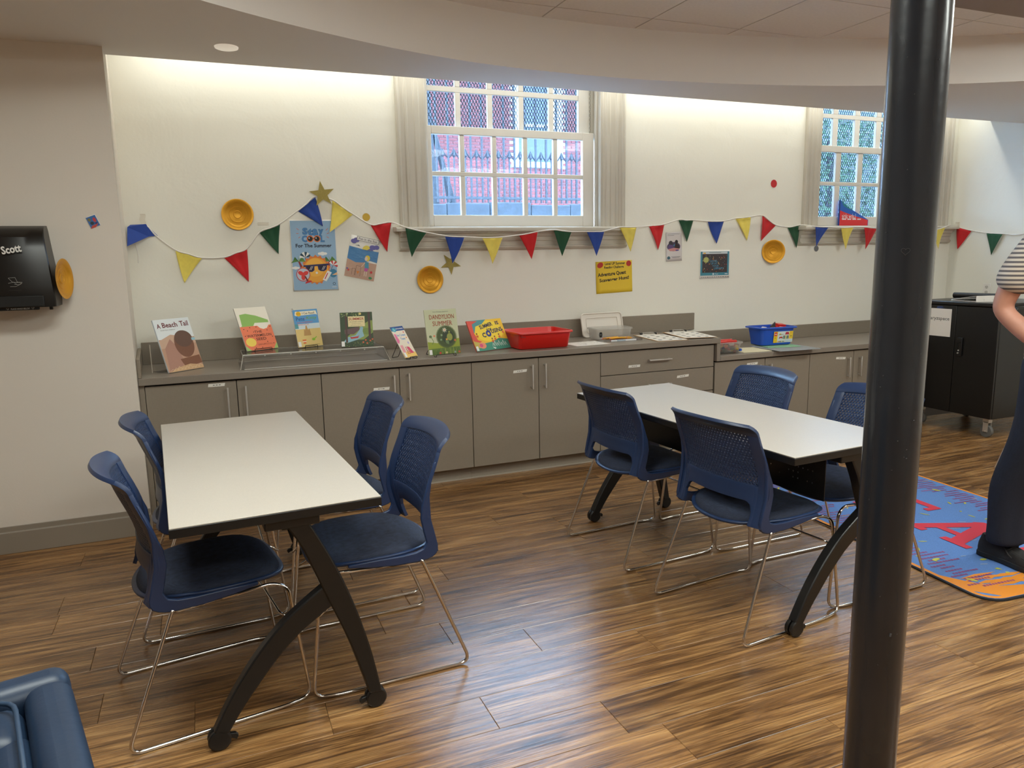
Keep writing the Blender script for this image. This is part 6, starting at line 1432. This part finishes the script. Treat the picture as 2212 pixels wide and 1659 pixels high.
# ---- bunting: cord with cloth pennants
BUN = thing('bunting', 'string of blue, yellow, red and green cloth pennants along both walls', 'bunting')
CB, CY, CR, CG = [mat(n_, c, .8, var=(30, .10), sheen=.2) for n_, c in (('blue_cloth', (34, 70, 160)), ('yellow_cloth', (244, 224, 104)), ('red_cloth', (206, 22, 30)), ('green_cloth', (20, 78, 48)))]
NAMES = {id(CB): 'blue pennant', id(CY): 'yellow pennant', id(CR): 'red pennant', id(CG): 'green pennant'}
FL = [(CY, (1.333, -0.014, 1.557), (1.484, -0.014, 1.506), (1.368, -0.014, 1.353)),
 (CR, (1.614, -0.014, 1.507), (1.758, -0.014, 1.561), (1.753, -0.014, 1.349)),
 (CG, (1.842, -0.014, 1.663), (1.974, -0.014, 1.719), (1.952, -0.014, 1.525)),
 (CB, (2.092, -0.014, 1.802), (2.211, -0.014, 1.894), (2.25, -0.014, 1.703)),
 (CY, (2.321, -0.014, 1.873), (2.454, -0.014, 1.781), (2.29, -0.014, 1.664)),
 (CR, (2.568, -0.014, 1.712), (2.715, -0.014, 1.727), (2.678, -0.014, 1.528)),
 (CG, (2.786, -0.112, 1.689), (2.934, -0.112, 1.654), (2.829, -0.095, 1.489)),
 (CB, (3.07, -0.112, 1.63), (3.214, -0.112, 1.621), (3.124, -0.095, 1.438)),
 (CY, (3.349, -0.112, 1.615), (3.506, -0.112, 1.618), (3.427, -0.095, 1.431)),
 (CR, (3.634, -0.112, 1.632), (3.783, -0.112, 1.655), (3.739, -0.095, 1.458)),
 (CG, (3.912, -0.112, 1.668), (4.06, -0.112, 1.654), (3.991, -0.095, 1.476)),
 (CB, (4.191, -0.112, 1.654), (4.342, -0.112, 1.657), (4.284, -0.095, 1.473)),
 (CY, (4.476, -0.112, 1.686), (4.626, -0.112, 1.688), (4.587, -0.095, 1.501)),
 (CR, (4.806, -0.014, 1.699), (4.95, -0.014, 1.713), (4.891, -0.014, 1.51)),
 (CG, (5.086, -0.014, 1.747), (5.23, -0.014, 1.744), (5.166, -0.014, 1.572)),
 (CB, (5.369, -0.014, 1.736), (5.532, -0.014, 1.737), (5.465, -0.014, 1.555)),
 (CY, (5.657, -0.014, 1.759), (5.815, -0.014, 1.774), (5.781, -0.014, 1.578)),
 (CR, (5.934, -0.014, 1.784), (6.083, -0.014, 1.704), (5.931, -0.014, 1.573)),
 (CG, (6.218, -0.014, 1.686), (6.359, -0.014, 1.704), (6.322, -0.014, 1.509)),
 (CB, (6.429, -0.112, 1.687), (6.575, -0.112, 1.681), (6.47, -0.095, 1.517)),
 (CY, (6.723, -0.112, 1.676), (6.87, -0.112, 1.68), (6.81, -0.095, 1.489)),
 (CR, (7.006, -0.112, 1.68), (7.164, -0.112, 1.67), (7.046, -0.095, 1.486)),
 (CG, (7.273, -0.112, 1.661), (7.431, -0.112, 1.648), (7.399, -0.095, 1.456)),
 (CB, (7.567, -0.112, 1.643), (7.728, -0.112, 1.647), (7.697, -0.095, 1.447)),
 (CY, (7.862, -0.112, 1.646), (8.024, -0.112, 1.678), (7.982, -0.095, 1.478)),
 (CR, (8.235, -0.07, 1.682), (8.235, -0.227, 1.64), (8.235, -0.1, 1.47)),
 (CG, (8.235, -0.383, 1.613), (8.235, -0.537, 1.599), (8.235, -0.442, 1.411))]
def pennant(m, a, c, tip, seed):
    """cloth triangle gathered along its top hem, hanging with soft folds"""
    a, c, tip = Vector(a), Vector(c), Vector(tip); r = random.Random(seed); nrm = (c-a).cross(tip-a).normalized()
    ph = r.uniform(0, 6); amp = .0032; curl = r.uniform(-.006, .006); U = [i/10 for i in range(11)]; Vv = [i/10 for i in range(11)]
    b = MB()
    def fn(u, v):
        top = a.lerp(c, u); p_ = top.lerp(tip, v*.995)
        p_ = p_+nrm*(amp*math.sin(u*13+ph)*(1-v)**1.6+curl*math.sin(PI*v)*(u-.5)*2+.002*math.sin(v*5+ph))
        return tuple(p_+Vector((.004*math.sin(v*PI)*math.sin(ph), 0, 0)))
    b.grid(fn, U, Vv); o = b.build('pennant', m, BUN, smooth='all', solid=.0009); o['label'] = NAMES[id(m)]
    e = MB(); e.tube([fn(1, v) for v in Vv], .0011, 4); e.build('white_hem', mat('white_thread', (226, 222, 214), .7), o)
for i, (m, a, c, tip) in enumerate(FL): pennant(m, a, c, tip, i)
# first pennant is folded over and droops to the left
b = MB(); fv = [(1.094, -.014, 1.714), (1.180, -.018, 1.719), (1.240, -.010, 1.648), (1.190, -.020, 1.643), (1.072, -.105, 1.584), (1.078, -.030, 1.700)]
b.add(fv, [(0, 1, 5), (5, 1, 3), (1, 2, 3), (5, 3, 4), (0, 5, 4)]); o = b.build('pennant', CB, BUN, solid=.0009, sub=0); o['label'] = 'folded blue pennant'
STR = [(1.154, -0.014, 1.714), (1.187, -0.014, 1.708), (1.235, -0.014, 1.643), (1.333, -0.017, 1.56), (1.408, -0.017, 1.533), (1.484, -0.017, 1.509), (1.614, -0.017, 1.51), (1.686, -0.017, 1.536), (1.758, -0.017, 1.564), (1.842, -0.017, 1.666), (1.907, -0.017, 1.692), (1.973, -0.017, 1.721), (2.092, -0.017, 1.805), (2.151, -0.017, 1.849), (2.211, -0.017, 1.897), (2.321, -0.017, 1.876), (2.386, -0.017, 1.829), (2.453, -0.017, 1.784), (2.567, -0.017, 1.715), (2.641, -0.017, 1.721), (2.715, -0.017, 1.73), (2.786, -0.115, 1.692), (2.859, -0.115, 1.673), (2.933, -0.115, 1.657), (3.069, -0.115, 1.633), (3.141, -0.115, 1.627), (3.213, -0.115, 1.624), (3.348, -0.115, 1.618), (3.426, -0.115, 1.618), (3.505, -0.115, 1.622), (3.633, -0.115, 1.635), (3.707, -0.115, 1.645), (3.782, -0.115, 1.659), (3.911, -0.115, 1.671), (3.984, -0.115, 1.663), (4.058, -0.115, 1.657), (4.19, -0.115, 1.657), (4.265, -0.115, 1.657), (4.34, -0.115, 1.66), (4.474, -0.115, 1.689), (4.549, -0.115, 1.689), (4.624, -0.115, 1.691), (4.804, -0.017, 1.702), (4.875, -0.017, 1.707), (4.948, -0.017, 1.716), (5.084, -0.017, 1.751), (5.156, -0.017, 1.747), (5.228, -0.017, 1.748), (5.366, -0.017, 1.739), (5.448, -0.017, 1.738), (5.53, -0.017, 1.741), (5.654, -0.017, 1.763), (5.733, -0.017, 1.768), (5.812, -0.017, 1.777), (5.931, -0.017, 1.788), (6.006, -0.017, 1.746), (6.08, -0.017, 1.708), (6.215, -0.017, 1.69), (6.286, -0.017, 1.697), (6.356, -0.017, 1.708), (6.426, -0.115, 1.691), (6.499, -0.115, 1.686), (6.572, -0.115, 1.685), (6.719, -0.115, 1.68), (6.793, -0.115, 1.68), (6.866, -0.115, 1.684), (7.002, -0.115, 1.684), (7.081, -0.115, 1.677), (7.161, -0.115, 1.674), (7.27, -0.115, 1.665), (7.348, -0.115, 1.656), (7.427, -0.115, 1.652), (7.563, -0.115, 1.647), (7.643, -0.115, 1.647), (7.724, -0.115, 1.651), (7.858, -0.115, 1.65), (7.939, -0.115, 1.664), (8.02, -0.115, 1.682), (8.107, -0.1, 1.7), (8.235, -0.069, 1.686), (8.235, -0.226, 1.645), (8.235, -0.383, 1.617), (8.235, -0.537, 1.604), (8.235, -0.66, 1.591), (8.235, -0.835, 1.613)]
b = MB(); b.tube([p_ for p_ in smooth_pts(STR, 4)], .0045, 6); b.build('string', mat('white_cord', (232, 228, 222), .7), BUN, smooth='all')
b = MB(); b.tube(smooth_pts([(1.182, -0.014, 1.716), (1.128, -0.014, 1.683), (1.107, -0.014, 1.647), (1.111, -0.014, 1.605), (1.12, -0.014, 1.54), (1.117, -0.014, 1.484)], 4), .0028, 6); b.build('string_tail', mat('white_cord', (232, 228, 222), .7), BUN, smooth='all')
